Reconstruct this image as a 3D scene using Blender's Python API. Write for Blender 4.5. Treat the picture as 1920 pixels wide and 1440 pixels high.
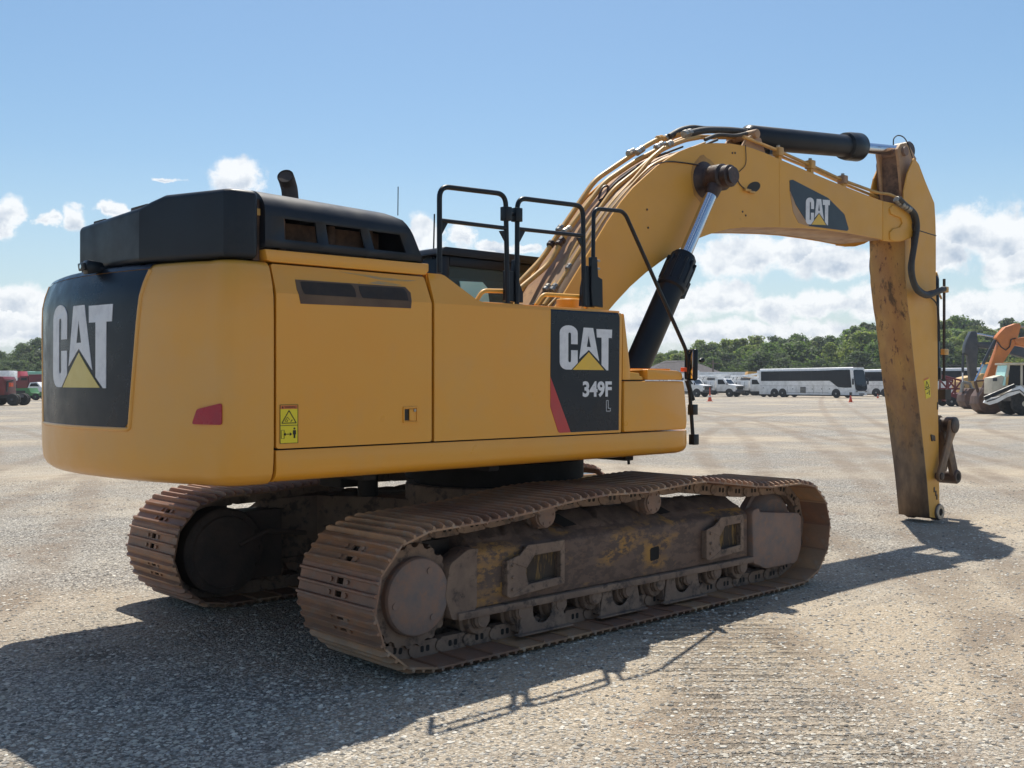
import bpy, bmesh, math, random
from mathutils import Vector, Matrix
R = random.Random(7)
PI = math.pi
C = bpy.context.scene.collection
for _o in list(bpy.data.objects): bpy.data.objects.remove(_o, do_unlink=True)
scene = bpy.context.scene

# ------------------------------------------------------------------ camera
CX, CY, CH = -6.4541, -7.1334, 1.8871
YAW, PIT, ROL, FPX = 0.7517, -0.002, 0.0008, 2003.6      # focal length in pixels of a 1920 wide frame
FWD = Vector((math.sin(YAW)*math.cos(PIT), math.cos(YAW)*math.cos(PIT), math.sin(PIT)))
_r = Vector((math.cos(YAW), -math.sin(YAW), 0)); _u = _r.cross(FWD)
RT = _r*math.cos(ROL) + _u*math.sin(ROL); UP = -_r*math.sin(ROL) + _u*math.cos(ROL)
CAMP = Vector((CX, CY, CH))
cd = bpy.data.cameras.new('camera'); co = bpy.data.objects.new('camera', cd); C.objects.link(co)
cd.sensor_width = 36; cd.lens = 36*FPX/1920; cd.clip_end = 6000; cd.clip_start = .1
co.matrix_world = Matrix(((RT.x, UP.x, -FWD.x, CX), (RT.y, UP.y, -FWD.y, CY), (RT.z, UP.z, -FWD.z, CH), (0, 0, 0, 1)))
scene.camera = co
scene.render.resolution_x = 1024; scene.render.resolution_y = 768

def ray(u, v): return FWD + RT*((u-960)/FPX) - UP*((v-720)/FPX)
def S(u, v, y):                       # a point of the machine's side: x and z on the vertical plane at y
    d = ray(u, v); t = (y-CY)/d.y; return (CX+t*d.x, CH+t*d.z)
BA = .042
BX = Vector((math.cos(BA), -math.sin(BA), 0)); BY = Vector((math.sin(BA), math.cos(BA), 0))
def B(u, v, off):                     # the boom's own frame, slewed a little
    d = ray(u, v); t = (off-CAMP.dot(BY))/d.dot(BY); P = CAMP+d*t; return (P.dot(BX), P.z)
def BP(x, off, z): return BX*x + BY*off + Vector((0, 0, z))
def G(u, D, z=0.):                    # a spot on the yard D metres ahead
    P = CAMP + ray(u, 716)*D; return Vector((P.x, P.y, z))

# ------------------------------------------------------------------ light
SUNV = Vector((.33, .38, 1.)).normalized()
el = math.asin(SUNV.z); az = math.atan2(SUNV.x, SUNV.y)
W = bpy.data.worlds.new('World'); scene.world = W; W.use_nodes = True
nt = W.node_tree; N = nt.nodes; L = nt.links; N.clear()
def nd(t, **k):
    n = N.new(t)
    for a, b in k.items(): setattr(n, a, b)
    return n
def mth(op, a, b=None, clamp=False):
    n = nd('ShaderNodeMath', operation=op, use_clamp=clamp)
    for i, x in enumerate((a, b)):
        if x is None: continue
        if isinstance(x, (int, float)): n.inputs[i].default_value = x
        else: L.new(x, n.inputs[i])
    return n.outputs[0]
def vmt(op, a, b=None):
    n = nd('ShaderNodeVectorMath', operation=op)
    for i, x in enumerate((a, b)):
        if x is None: continue
        if isinstance(x, tuple): n.inputs[i].default_value = x
        else: L.new(x, n.inputs[i])
    return n.outputs['Value'] if op == 'LENGTH' else n.outputs[0]
def mapr(x, a, b, c, d, smooth=True):
    n = nd('ShaderNodeMapRange'); n.interpolation_type = 'SMOOTHSTEP' if smooth else 'LINEAR'
    L.new(x, n.inputs[0])
    for i, q in enumerate((a, b, c, d)): n.inputs[i+1].default_value = q
    return n.outputs[0]
def mixc(f, a, b):
    n = nd('ShaderNodeMix', data_type='RGBA')
    for i, x in ((0, f), (6, a), (7, b)):
        if isinstance(x, (int, float)): n.inputs[i].default_value = x
        elif isinstance(x, tuple): n.inputs[i].default_value = (*x, 1)
        else: L.new(x, n.inputs[i])
    return n.outputs[2]
sky = nd('ShaderNodeTexSky', sky_type='NISHITA'); sky.sun_disc = False
sky.sun_elevation = el; sky.sun_rotation = az; sky.air_density = 1.0; sky.dust_density = 1.0; sky.ozone_density = 1.5
tc = nd('ShaderNodeTexCoord'); sx = nd('ShaderNodeSeparateXYZ'); L.new(tc.outputs['Generated'], sx.inputs[0])
azn = mth('ARCTAN2', sx.outputs[0], sx.outputs[1]); eln = mth('ARCSINE', sx.outputs[2])
def noise(vec, scale, detail, rough=.55):
    n = nd('ShaderNodeTexNoise'); n.inputs['Scale'].default_value = scale; n.inputs['Detail'].default_value = detail
    n.inputs['Roughness'].default_value = rough; L.new(vec, n.inputs['Vector']); return n
cb = nd('ShaderNodeCombineXYZ'); L.new(azn, cb.inputs[0]); L.new(eln, cb.inputs[1])
P0 = cb.outputs[0]
wn = noise(P0, 22, 6, .6)
wv = vmt('MULTIPLY', vmt('SUBTRACT', wn.outputs['Color'], (.5, .5, .5)), (.055, .035, 0))
P1 = vmt('ADD', P0, wv)
def azel(u, v):
    d = ray(u, v).normalized(); return math.atan2(d.x, d.y), math.asin(d.z)
# cloud heads seen over the yard: centre and radii in pixels of the photograph turned into directions of the sky
heads = [(8, 408, 32, 38), (88, 406, 28, 14), (136, 408, 38, 23), (230, 394, 30, 15), (315, 338, 32, 8), (450, 328, 70, 42), (30, 562, 106, 36), (-40, 600, 127, 53), (120, 622, 127, 21), (796, 440, 34, 38), (864, 444, 34, 32), (925, 466, 55, 14), (1838, 440, 107, 58), (1775, 470, 58, 53), (1905, 500, 70, 35), (1395, 478, 116, 51), (1490, 470, 70, 35), (1565, 488, 93, 37), (1250, 566, 81, 39), (1340, 560, 93, 42), (1440, 575, 81, 37), (1545, 570, 70, 35), (1625, 560, 46, 46), (1800, 575, 70, 42), (1890, 590, 70, 58), (1190, 600, 70, 39), (1400, 625, 278, 26), (1880, 632, 139, 23), (2060, 430, 139, 70), (660, 560, 212, 53), (990, 470, 42, 13)]
field = None; vert = None
for (u, v, ru, rv) in heads:
    a0, e0 = azel(u, v)
    q = vmt('MULTIPLY', vmt('SUBTRACT', P1, (a0, e0, 0)), (FPX/ru, FPX/rv, 0))
    f = mth('SUBTRACT', 1.15, vmt('LENGTH', q))
    sp_ = nd('ShaderNodeSeparateXYZ'); L.new(q, sp_.inputs[0]); dy = sp_.outputs[1]
    if field is None: field = f; vert = dy
    else:
        gt = mth('GREATER_THAN', f, field); mxf = nd('ShaderNodeMix', data_type='FLOAT'); L.new(gt, mxf.inputs[0]); L.new(vert, mxf.inputs[2]); L.new(dy, mxf.inputs[3]); vert = mxf.outputs[0]
        field = mth('MAXIMUM', field, f)
wide = noise(vmt('MULTIPLY', P0, (1, 2.2, 1)), 3.2, 6, .6)          # the rest of the sky, outside the photograph
out = mapr(mth('ABSOLUTE', mth('SUBTRACT', azn, YAW)), .55, .75, 0, 1)
wf = mth('SUBTRACT', mth('MULTIPLY', mapr(wide.outputs['Fac'], .5, .68, 0, 1.6), out), .6)
field = mth('MAXIMUM', field, wf)
fn = noise(P0, 30, 9, .66)
dens = mth('ADD', field, mth('MULTIPLY', mth('SUBTRACT', fn.outputs['Fac'], .5), 1.5))
mask = mapr(dens, .14, .56, 0, 1)
up = noise(vmt('ADD', P0, (.006, .014, 0)), 26, 6, .6)
lit = mth('SUBTRACT', mth('ADD', noise(P0, 26, 6, .6).outputs['Fac'], .5), up.outputs['Fac'])
thick = mth('MULTIPLY', mapr(dens, .35, .95, 0, 1), mapr(mth('ADD', vert, mth('MULTIPLY', mth('SUBTRACT', fn.outputs['Fac'], .5), 1.6)), -.55, .45, 1, .12))
body = mth('ADD', mth('MULTIPLY', thick, .85), mth('MULTIPLY', mth('SUBTRACT', .48, lit), 2.6), True)
ccol = mixc(body, (8.0, 8.15, 8.3), (3.9, 4.6, 5.6))
hs_ = nd('ShaderNodeHueSaturation'); hs_.inputs['Hue'].default_value = .493; hs_.inputs['Saturation'].default_value = 1.2; hs_.inputs['Value'].default_value = .99; L.new(sky.outputs[0], hs_.inputs['Color'])
skyc = mixc(mapr(eln, 0, .20, .55, 0, False), hs_.outputs[0], (4.5, 6.0, 7.3))
fin = mixc(mth('MULTIPLY', mask, .93), skyc, ccol)
bg = nd('ShaderNodeBackground'); bg.inputs[1].default_value = .1; L.new(fin, bg.inputs[0])
wo = nd('ShaderNodeOutputWorld'); L.new(bg.outputs[0], wo.inputs[0])
sl = bpy.data.lights.new('sun', 'SUN'); sl.energy = 5.0; sl.angle = math.radians(.53); sl.color = (1, .94, .83)
so = bpy.data.objects.new('sun', sl); C.objects.link(so); so.rotation_euler = SUNV.to_track_quat('Z', 'Y').to_euler()
scene.view_settings.view_transform = 'Standard'; scene.view_settings.look = 'None'
scene.view_settings.exposure = 0.3; scene.view_settings.gamma = 1

# ------------------------------------------------------------------ materials
def newmat(name):
    m = bpy.data.materials.new(name); m.use_nodes = True
    return m, m.node_tree.nodes, m.node_tree.links, m.node_tree.nodes['Principled BSDF']
def M(name, col, rough=.6, metal=0., col2=None, scale=3., lo=.4, hi=.65, bump=0., bscale=60., coat=0., dust=None, dscale=1.3, dlo=.5, dhi=.8, damt=.6, stretch=None, rvar=.12, third=None, spec=.5, rand=0., low=None):
    m, n, l, b = newmat(name)
    tcx = n.new('ShaderNodeTexCoord'); src = tcx.outputs['Object']
    if stretch:
        mp = n.new('ShaderNodeMapping'); mp.inputs['Scale'].default_value = stretch; l.new(src, mp.inputs[0]); src2 = mp.outputs[0]
    else: src2 = src
    def nz(sc, det=6, vec=None, ro=.6):
        q = n.new('ShaderNodeTexNoise'); q.inputs['Scale'].default_value = sc; q.inputs['Detail'].default_value = det; q.inputs['Roughness'].default_value = ro
        l.new(vec or src, q.inputs['Vector']); return q.outputs['Fac']
    def mr(x, a, b_, c=0., d=1.):
        q = n.new('ShaderNodeMapRange'); l.new(x, q.inputs[0])
        for i, w in enumerate((a, b_, c, d)): q.inputs[i+1].default_value = w
        return q.outputs[0]
    def mx(f, a, c):
        q = n.new('ShaderNodeMix'); q.data_type = 'RGBA'
        for i, x in ((0, f), (6, a), (7, c)):
            if isinstance(x, (int, float)): q.inputs[i].default_value = x
            elif isinstance(x, tuple): q.inputs[i].default_value = (*x, 1)
            else: l.new(x, q.inputs[i])
        return q.outputs[2]
    cur = col
    if col2: cur = mx(mr(nz(scale, 8, src2), lo, hi), cur, col2)
    if third: cur = mx(mr(nz(third[1], 8, src2, .7), third[2], third[3]), cur, third[0])
    if low:       # bare steel worn in up from the lower end
        c1, c2, zl, zh = low; sz_ = n.new('ShaderNodeSeparateXYZ'); l.new(src, sz_.inputs[0]); q = n.new('ShaderNodeMath'); q.operation = 'ADD'; q2 = n.new('ShaderNodeMath'); q2.operation = 'MULTIPLY'
        l.new(nz(2.6, 8, src2, .72), q2.inputs[0]); q2.inputs[1].default_value = 2.6; l.new(sz_.outputs[2], q.inputs[0]); l.new(q2.outputs[0], q.inputs[1])
        cur = mx(mr(q.outputs[0], zl+1.3, zh+1.3, 1, 0), cur, mx(mr(nz(4., 8, src2), .4, .62), c1, c2))
    if dust:
        f = nz(dscale, 9, src2, .7); q = n.new('ShaderNodeMath'); q.operation = 'MULTIPLY'; l.new(mr(f, dlo, dhi), q.inputs[0]); q.inputs[1].default_value = damt
        cur = mx(q.outputs[0], cur, dust)
    if rand:
        oi = n.new('ShaderNodeObjectInfo'); hs = n.new('ShaderNodeHueSaturation')
        l.new(mr(oi.outputs['Random'], 0, 1, 1-rand, 1+rand), hs.inputs['Value']); l.new(mr(oi.outputs['Random'], 0, 1, .49, .51), hs.inputs['Hue'])
        if isinstance(cur, tuple): hs.inputs['Color'].default_value = (*cur, 1)
        else: l.new(cur, hs.inputs['Color'])
        cur = hs.outputs[0]
    if isinstance(cur, tuple): b.inputs['Base Color'].default_value = (*cur, 1)
    else: l.new(cur, b.inputs['Base Color'])
    l.new(mr(nz(5., 6), .3, .7, rough-rvar, min(1, rough+rvar)), b.inputs['Roughness'])
    b.inputs['Metallic'].default_value = metal; b.inputs['Coat Weight'].default_value = coat; b.inputs['Coat Roughness'].default_value = .12
    b.inputs['Specular IOR Level'].default_value = spec
    if bump:
        bp = n.new('ShaderNodeBump'); bp.inputs['Strength'].default_value = bump; bp.inputs['Distance'].default_value = .01
        l.new(nz(bscale, 6), bp.inputs['Height']); l.new(bp.outputs[0], b.inputs['Normal'])
    return m
YEL = (.75, .31, .018); YEL2 = (.72, .335, .035)
yellow = M('yellow_paint', YEL, .34, col2=YEL2, scale=.9, lo=.35, hi=.7, bump=.12, bscale=1.6, dust=(.45, .32, .17), dscale=1.7, dlo=.5, dhi=.85, damt=.3, rvar=.07, coat=.3)
yellow_cw = M('faded_yellow_paint', (.73, .315, .026), .38, col2=(.70, .35, .065), scale=.8, lo=.3, hi=.7, bump=.05, bscale=1.8, dust=(.45, .34, .22), dscale=1.2, dlo=.45, dhi=.85, damt=.3, rvar=.07, coat=.3)
yellow_boom = M('boom_yellow_paint', (.70, .345, .045), .45, col2=(.62, .31, .055), scale=1.1, lo=.35, hi=.7, bump=.05, bscale=3, dust=(.20, .10, .04), dscale=7, dlo=.66, dhi=.78, damt=.7, rvar=.1)
orange_y = M('bright_yellow_paint', (.66, .32, .03), .4, col2=(.6, .33, .06), dust=(.3, .2, .1), damt=.3)
stick_rear = M('scraped_stick_paint', (.56, .31, .09), .6, col2=(.42, .205, .07), scale=1.4, lo=.42, hi=.6, bump=.25, bscale=25, stretch=(1, 1.6, .7), third=((.17, .07, .035), 9., .57, .62), dust=(.035, .022, .016), dscale=3.2, dlo=.57, dhi=.66, damt=.8, low=((.22, .145, .09), (.11, .072, .05), .9, 2.2))
stick_low = M('worn_stick_steel', (.13, .085, .055), .6, col2=(.07, .045, .035), scale=3, lo=.4, hi=.62, bump=.2, bscale=35, stretch=(1, 2.5, .7), third=((.34, .19, .06), 3.2, .58, .7))
black = M('black_paint', (.005, .008, .013), .40, spec=.32, col2=(.009, .012, .018), scale=2, dust=(.10, .09, .08), dscale=2.5, dlo=.58, dhi=.9, damt=.15, bump=.03, bscale=5)
black_hood = M('dusty_black_plastic', (.007, .011, .018), .42, spec=.32, col2=(.011, .015, .023), scale=1.5, dust=(.11, .095, .085), dscale=1.8, dlo=.52, dhi=.9, damt=.2, bump=.04, bscale=4)
decal = M('black_decal', (.004, .009, .018), .32, spec=.35, col2=(.007, .012, .023), scale=3)
white = M('white_vinyl', (.72, .72, .74), .5, col2=(.60, .60, .63), scale=14, lo=.45, hi=.7)
logo_y = M('yellow_vinyl', (.78, .48, .05), .45, col2=(.7, .45, .08), scale=5)
logo_pale = M('pale_yellow_vinyl', (.70, .56, .20), .45, col2=(.66, .52, .18), scale=5)
redv = M('red_vinyl', (.50, .045, .045), .45, col2=(.42, .05, .05), scale=4)
redrefl = M('red_reflector', (.42, .012, .03), .25, col2=(.34, .02, .04), scale=6, bump=.3, bscale=300)
warny = M('warning_yellow', (.78, .62, .02), .45); warno = M('warning_orange', (.62, .16, .04), .45); ink = M('black_ink', (.02, .018, .015), .6)
rust = M('rusty_shoe_steel', (.26, .155, .10), .60, col2=(.37, .19, .105), scale=3.5, lo=.4, hi=.62, bump=.25, bscale=55, third=((.30, .245, .20), 5., .52, .68), rand=.28, metal=.1)
grime = M('caked_undercarriage', (.18, .12, .088), .85, col2=(.26, .18, .13), scale=5, bump=.5, bscale=28, third=((.085, .062, .05), 9., .52, .62))
hub = M('rusty_hub', (.25, .16, .12), .75, col2=(.17, .14, .13), scale=5, bump=.3, bscale=30, third=((.27, .16, .11), 14., .5, .64))
frame_m = M('worn_yellow_frame', (.15, .095, .07), .75, col2=(.44, .225, .045), scale=2.0, lo=.50, hi=.66, bump=.3, bscale=30, stretch=(.8, 1, 1.6), third=((.10, .066, .052), 11., .47, .54), dust=(.18, .115, .08), dscale=2.2, dlo=.53, dhi=.72, damt=.8)
dirt_m = M('dried_dirt', (.20, .13, .095), .95, col2=(.14, .092, .07), scale=9, bump=1., bscale=40)
dark = M('dark_interior', (.012, .010, .009), .9)
brown = M('engine_bay_brown', (.20, .12, .08), .85, col2=(.05, .035, .03), scale=6, bump=.2, bscale=30)
grille_m = M('vent_mesh', (.10, .062, .042), .7, col2=(.16, .10, .06), scale=3, lo=.4, hi=.7, bump=.9, bscale=160)
chrome = M('chrome_rod', (.62, .64, .70), .16, 1., rvar=.05); chrome.node_tree.nodes['Principled BSDF'].inputs['Roughness'].default_value = .15
steel = M('plated_fitting', (.34, .34, .33), .42, .7, col2=(.3, .26, .2), scale=30)
tubey = M('tube_yellow', (.60, .33, .08), .45, col2=(.52, .30, .09), scale=8, dust=(.25, .16, .09), dscale=12, dlo=.5, dhi=.7, damt=.5)
hose = M('hydraulic_hose', (.028, .027, .027), .6, col2=(.05, .045, .04), scale=20, bump=.3, bscale=120)
grease = M('greasy_rust', (.022, .012, .010), .45, col2=(.07, .034, .024), scale=9, bump=.5, bscale=35)
topplate = M('boom_top_plate', (.44, .27, .14), .6, col2=(.34, .20, .12), scale=3, dust=(.14, .07, .05), dscale=5, dlo=.55, dhi=.68, damt=.7)
pipe_m = M('burnt_exhaust', (.05, .04, .036), .8, col2=(.08, .055, .045), scale=12, bump=.2)
rubber = M('tyre_rubber', (.022, .021, .020), .85, col2=(.045, .042, .038), scale=7)
whitep = M('white_vehicle_paint', (.86, .86, .86), .3, col2=(.66, .66, .65), scale=1.5)
creamp = M('cream_vehicle_paint', (.62, .56, .44), .45, col2=(.5, .44, .33), scale=2)
orangep = M('orange_machine_paint', (.62, .20, .045), .5, col2=(.52, .17, .05), scale=2)
greyp = M('dark_grey_machine_paint', (.045, .052, .062), .5, col2=(.07, .075, .08), scale=2)
redp = M('maroon_vehicle_paint', (.17, .018, .022), .4, col2=(.13, .02, .02), scale=2)
redb = M('bright_red_paint', (.50, .05, .07), .4); greenp = M('green_machine_paint', (.05, .20, .06), .5, col2=(.07, .16, .05), scale=3)
greenl = M('pale_green_paint', (.25, .55, .40), .5); busglass = M('coach_dark_glass', (.008, .011, .016), .12, rvar=.03, spec=.25)
bluegl = M('blue_tinted_glass', (.10, .22, .25), .12, rvar=.03); orangep2 = M('marker_orange', (.75, .10, .03), .5)
bucketm = M('rusty_bucket_steel', (.13, .07, .05), .65, col2=(.08, .05, .04), scale=4, bump=.3, bscale=12)
roofm = M('grey_shingle', (.075, .066, .07), .9, col2=(.055, .05, .052), scale=2, bump=.5, bscale=6)
wallm = M('tan_wall', (.42, .36, .29), .8); woodm = M('weathered_pole', (.12, .09, .07), .9); truckgrey = M('chassis_grey', (.06, .06, .065), .6)
bark = M('tree_bark', (.07, .05, .035), .9)
def leafmat(name, c1, c2):
    c1 = tuple(x*1.35 for x in c1); c2 = tuple(x*1.35 for x in c2)
    m = M(name, c1, .65, col2=c2, scale=.55, lo=.38, hi=.62, third=(tuple(x*.7 for x in c1), 1.7, .52, .66), rand=.22, spec=.25)
    b = m.node_tree.nodes['Principled BSDF']; b.inputs['Subsurface Weight'].default_value = 0
    n = m.node_tree.nodes; l = m.node_tree.links; tr = n.new('ShaderNodeBsdfTranslucent'); ms = n.new('ShaderNodeMixShader'); ms.inputs[0].default_value = .5
    tr.inputs[0].default_value = (c1[0]*1.5, c1[1]*1.6, c1[2], 1)
    l.new(b.outputs[0], ms.inputs[1]); l.new(tr.outputs[0], ms.inputs[2]); l.new(ms.outputs[0], n['Material Output'].inputs[0]); return m
leaf = [leafmat('leaf_mid', (.082, .125, .036), (.112, .145, .050)), leafmat('leaf_dark', (.060, .084, .036), (.078, .105, .044)), leafmat('leaf_pale', (.135, .165, .048), (.165, .195, .058)), leafmat('leaf_blue', (.070, .094, .050), (.088, .114, .058))]
def glassmat():
    m, n, l, b = newmat('cab_glass'); b.inputs['Base Color'].default_value = (.10, .13, .12, 1); b.inputs['Roughness'].default_value = .03
    b.inputs['Transmission Weight'].default_value = 0; b.inputs['IOR'].default_value = 1.02; b.inputs['Alpha'].default_value = .72; return m
glass = glassmat()
tealglass = M('teal_tinted_glass', (.55, .88, .80), .12, rvar=.03)
mirrorm = M('mirror_glass', (.75, .78, .8), .06, 1., rvar=.02)

def groundmat():
    m, n, l, b = newmat('gravel_yard')
    tcx = n.new('ShaderNodeTexCoord'); src = tcx.outputs['Object']
    def nz(sc, det=6, ro=.6, vec=None):
        q = n.new('ShaderNodeTexNoise'); q.inputs['Scale'].default_value = sc; q.inputs['Detail'].default_value = det; q.inputs['Roughness'].default_value = ro
        l.new(vec or src, q.inputs['Vector']); return q.outputs['Fac']
    def mr(x, a, b_, c=0., d=1.):
        q = n.new('ShaderNodeMapRange'); l.new(x, q.inputs[0])
        for i, w in enumerate((a, b_, c, d)): q.inputs[i+1].default_value = w
        return q.outputs[0]
    def mx(f, a, c, bt='MIX'):
        q = n.new('ShaderNodeMix'); q.data_type = 'RGBA'; q.blend_type = bt
        for i, x in ((0, f), (6, a), (7, c)):
            if isinstance(x, (int, float)): q.inputs[i].default_value = x
            elif isinstance(x, tuple): q.inputs[i].default_value = (*x, 1)
            else: l.new(x, q.inputs[i])
        return q.outputs[2]
    def ma(op, a, c):
        q = n.new('ShaderNodeMath'); q.operation = op
        for i, x in enumerate((a, c)):
            if isinstance(x, (int, float)): q.inputs[i].default_value = x
            else: l.new(x, q.inputs[i])
        return q.outputs[0]
    def vor(sc, feat='F1'):
        q = n.new('ShaderNodeTexVoronoi'); q.feature = feat; q.inputs['Scale'].default_value = sc; l.new(src, q.inputs['Vector']); return q
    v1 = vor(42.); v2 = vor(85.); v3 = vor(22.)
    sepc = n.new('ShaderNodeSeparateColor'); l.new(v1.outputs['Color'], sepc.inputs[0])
    sep2 = n.new('ShaderNodeSeparateColor'); l.new(v2.outputs['Color'], sep2.inputs[0])
    sep3 = n.new('ShaderNodeSeparateColor'); l.new(v3.outputs['Color'], sep3.inputs[0])
    fines = mx(mr(nz(1.1, 8), .38, .66), (.41, .352, .28), (.54, .47, .37))        # tan fines against grey stone
    stone = mx(sepc.outputs[0], (.14, .132, .12), (.66, .62, .55))
    stone2 = mx(sep2.outputs[1], (.16, .152, .14), (.70, .655, .58))
    st = mx(mr(sepc.outputs[1], .45, .55), stone, stone2)
    # bigger pale chips
    st = mx(ma('MULTIPLY', mr(sep3.outputs[2], .93, .96), mr(v3.outputs['Distance'], .5, .3)), st, (.55, .53, .50))
    mp = n.new('ShaderNodeMapping'); mp.inputs['Rotation'].default_value = (0, 0, .35); mp.inputs['Scale'].default_value = (1, .22, 1); l.new(src, mp.inputs[0])
    streak = nz(.9, 9, .65, mp.outputs[0])
    cover = ma('ADD', mr(nz(.33, 8, .62), .42, .62, -.3, .62), mr(streak, .42, .66, -.25, .3))
    cover2 = ma('ADD', cover, ma('MULTIPLY', ma('SUBTRACT', sepc.outputs[2], .5), .7))
    col = mx(mr(cover2, .15, .75), st, fines)
    col = mx(ma('MULTIPLY', mr(v1.outputs['Distance'], .42, .62), .7), col, (.075, .066, .056))      # shade in the gaps between stones, painted into the colour
    col = mx(ma('MULTIPLY', mr(sep3.outputs[0], .86, .9), mr(v3.outputs['Distance'], .42, .3)), col, (.10, .094, .09))
    # wide tan lanes and pale worn sheets farther off
    col = mx(mr(nz(.10, 8, .62), .46, .60, 0, .62), col, (.54, .44, .315))
    mp2 = n.new('ShaderNodeMapping'); mp2.inputs['Rotation'].default_value = (0, 0, -.62); mp2.inputs['Scale'].default_value = (.05, .9, 1); l.new(src, mp2.inputs[0])
    col = mx(mr(nz(1.2, 6, .6, mp2.outputs[0]), .50, .60, 0, .16), col, (.27, .22, .17))
    mp3 = n.new('ShaderNodeMapping'); mp3.inputs['Rotation'].default_value = (0, 0, .9); mp3.inputs['Scale'].default_value = (.04, .7, 1); l.new(src, mp3.inputs[0])
    col = mx(mr(nz(1.0, 6, .6, mp3.outputs[0]), .53, .62, 0, .15), col, (.62, .57, .48))
    mp4 = n.new('ShaderNodeMapping'); mp4.inputs['Rotation'].default_value = (0, 0, .18); mp4.inputs['Scale'].default_value = (.16, 2.6, 1); l.new(src, mp4.inputs[0])
    col = mx(ma('MULTIPLY', mr(nz(.9, 7, .65, mp4.outputs[0]), .53, .62), mr(nz(.09, 4), .42, .55, 0, .22)), col, (.25, .205, .165))
    mp5 = n.new('ShaderNodeMapping'); mp5.inputs['Rotation'].default_value = (0, 0, -1.05); mp5.inputs['Scale'].default_value = (.12, 3.0, 1); l.new(src, mp5.inputs[0])
    col = mx(ma('MULTIPLY', mr(nz(.8, 7, .65, mp5.outputs[0]), .54, .62), mr(nz(.11, 4), .46, .58, 0, .25)), col, (.24, .205, .175))
    col = mx(mr(nz(.45, 8, .65), .52, .62, 0, .4), col, (.29, .235, .18))
    # rusty dirt blotches
    col = mx(mr(nz(1.7, 5, .5), .66, .74, 0, .5), col, (.22, .13, .085))
    geo = n.new('ShaderNodeNewGeometry')
    # wheel ruts that curve across the yard, each a pair of worn bands
    flat_ = n.new('ShaderNodeVectorMath'); flat_.operation = 'MULTIPLY'; l.new(geo.outputs['Position'], flat_.inputs[0]); flat_.inputs[1].default_value = (1, 1, 0)
    brk = nz(.7, 7, .7); edge = ma('MULTIPLY', ma('SUBTRACT', nz(3, 6, .7), .5), .35); ruts = None
    for pts_ in (((1560, 14), (1470, 32), (1240, 85)), ((1900, 15), (1640, 38), (1560, 95)), ((1880, 22), (1700, 30), (1330, 60)), ((-150, 10), (40, 17), (-60, 45)), ((-300, 13), (60, 22), (400, 60)), ((1380, 14), (1250, 26), (1500, 70)), ((2050, 26), (1800, 45), (1850, 60))):
        p1, p2, p3 = [G(*q) for q in pts_]
        A_ = Matrix(((2*(p2.x-p1.x), 2*(p2.y-p1.y)), (2*(p3.x-p1.x), 2*(p3.y-p1.y)))); bb_ = Vector((p2.x**2-p1.x**2+p2.y**2-p1.y**2, p3.x**2-p1.x**2+p3.y**2-p1.y**2)); cc_ = A_.inverted() @ bb_
        dn = n.new('ShaderNodeVectorMath'); dn.operation = 'DISTANCE'; l.new(flat_.outputs[0], dn.inputs[0]); dn.inputs[1].default_value = (cc_.x, cc_.y, 0)
        dd = ma('ABSOLUTE', ma('SUBTRACT', ma('ABSOLUTE', ma('SUBTRACT', dn.outputs['Value'], (p1.xy-cc_).length), 0), .95), 0)
        q_ = mr(ma('ADD', dd, edge), .12, .34, 1, 0); ruts = q_ if ruts is None else ma('MAXIMUM', ruts, q_)
    col = mx(ma('MULTIPLY', ruts, mr(brk, .40, .60, .15, .75)), col, (.235, .185, .14))
    # imprints a crawler track left across the gravel
    def dot(vv):
        q = n.new('ShaderNodeVectorMath'); q.operation = 'DOT_PRODUCT'; l.new(geo.outputs['Position'], q.inputs[0]); q.inputs[1].default_value = vv; return q.outputs['Value']
    tf = ma('ADD', dot((FWD.x, FWD.y, 0)), ma('MULTIPLY', nz(1.5, 3), .12)); ts = dot((_r.x, _r.y, 0)); wob = ma('MULTIPLY', ma('SUBTRACT', nz(2.5, 6, .7), .5), 1.5)
    cen = G(1380, 7.); c0 = cen.x*_r.x+cen.y*_r.y; f0 = cen.x*FWD.x+cen.y*FWD.y
    lane = mr(ma('ADD', ma('ABSOLUTE', ma('SUBTRACT', ma('ADD', ts, ma('MULTIPLY', ma('SUBTRACT', tf, f0), .02)), c0), 0), wob), .30, .62, 1, 0)
    lane = ma('MULTIPLY', lane, mr(tf, f0+2.6, f0+1.9, 0, 1))
    wave = mr(ma('SINE', ma('MULTIPLY', tf, 2*PI/.145), 0), -.6, .35)
    rib = ma('MULTIPLY', wave, lane)
    col = mx(ma('MULTIPLY', rib, mr(nz(4.5, 7, .78), .42, .60, 0, .85)), col, (.12, .106, .09))
    hp = G(178, 7.35); dh = n.new('ShaderNodeVectorMath'); dh.operation = 'DISTANCE'; l.new(geo.outputs['Position'], dh.inputs[0]); dh.inputs[1].default_value = hp      # a small damp hollow
    col = mx(mr(ma('ADD', dh.outputs['Value'], ma('MULTIPLY', ma('SUBTRACT', nz(4, 6, .7), .5), .5)), .06, .30, .55, 0), col, (.07, .062, .055))
    l.new(col, b.inputs['Base Color']); b.inputs['Roughness'].default_value = .92; b.inputs['Specular IOR Level'].default_value = .25
    # bump: stones, then soft ruts
    h = ma('ADD', ma('MULTIPLY', mr(v1.outputs['Distance'], 0, .7, 1, 0), .55), ma('MULTIPLY', mr(v2.outputs['Distance'], 0, .7, 1, 0), .3))
    h = ma('ADD', h, ma('MULTIPLY', nz(9, 6), .9))
    bp = n.new('ShaderNodeBump'); bp.inputs['Strength'].default_value = 1.; bp.inputs['Distance'].default_value = .024; l.new(h, bp.inputs['Height'])
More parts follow.
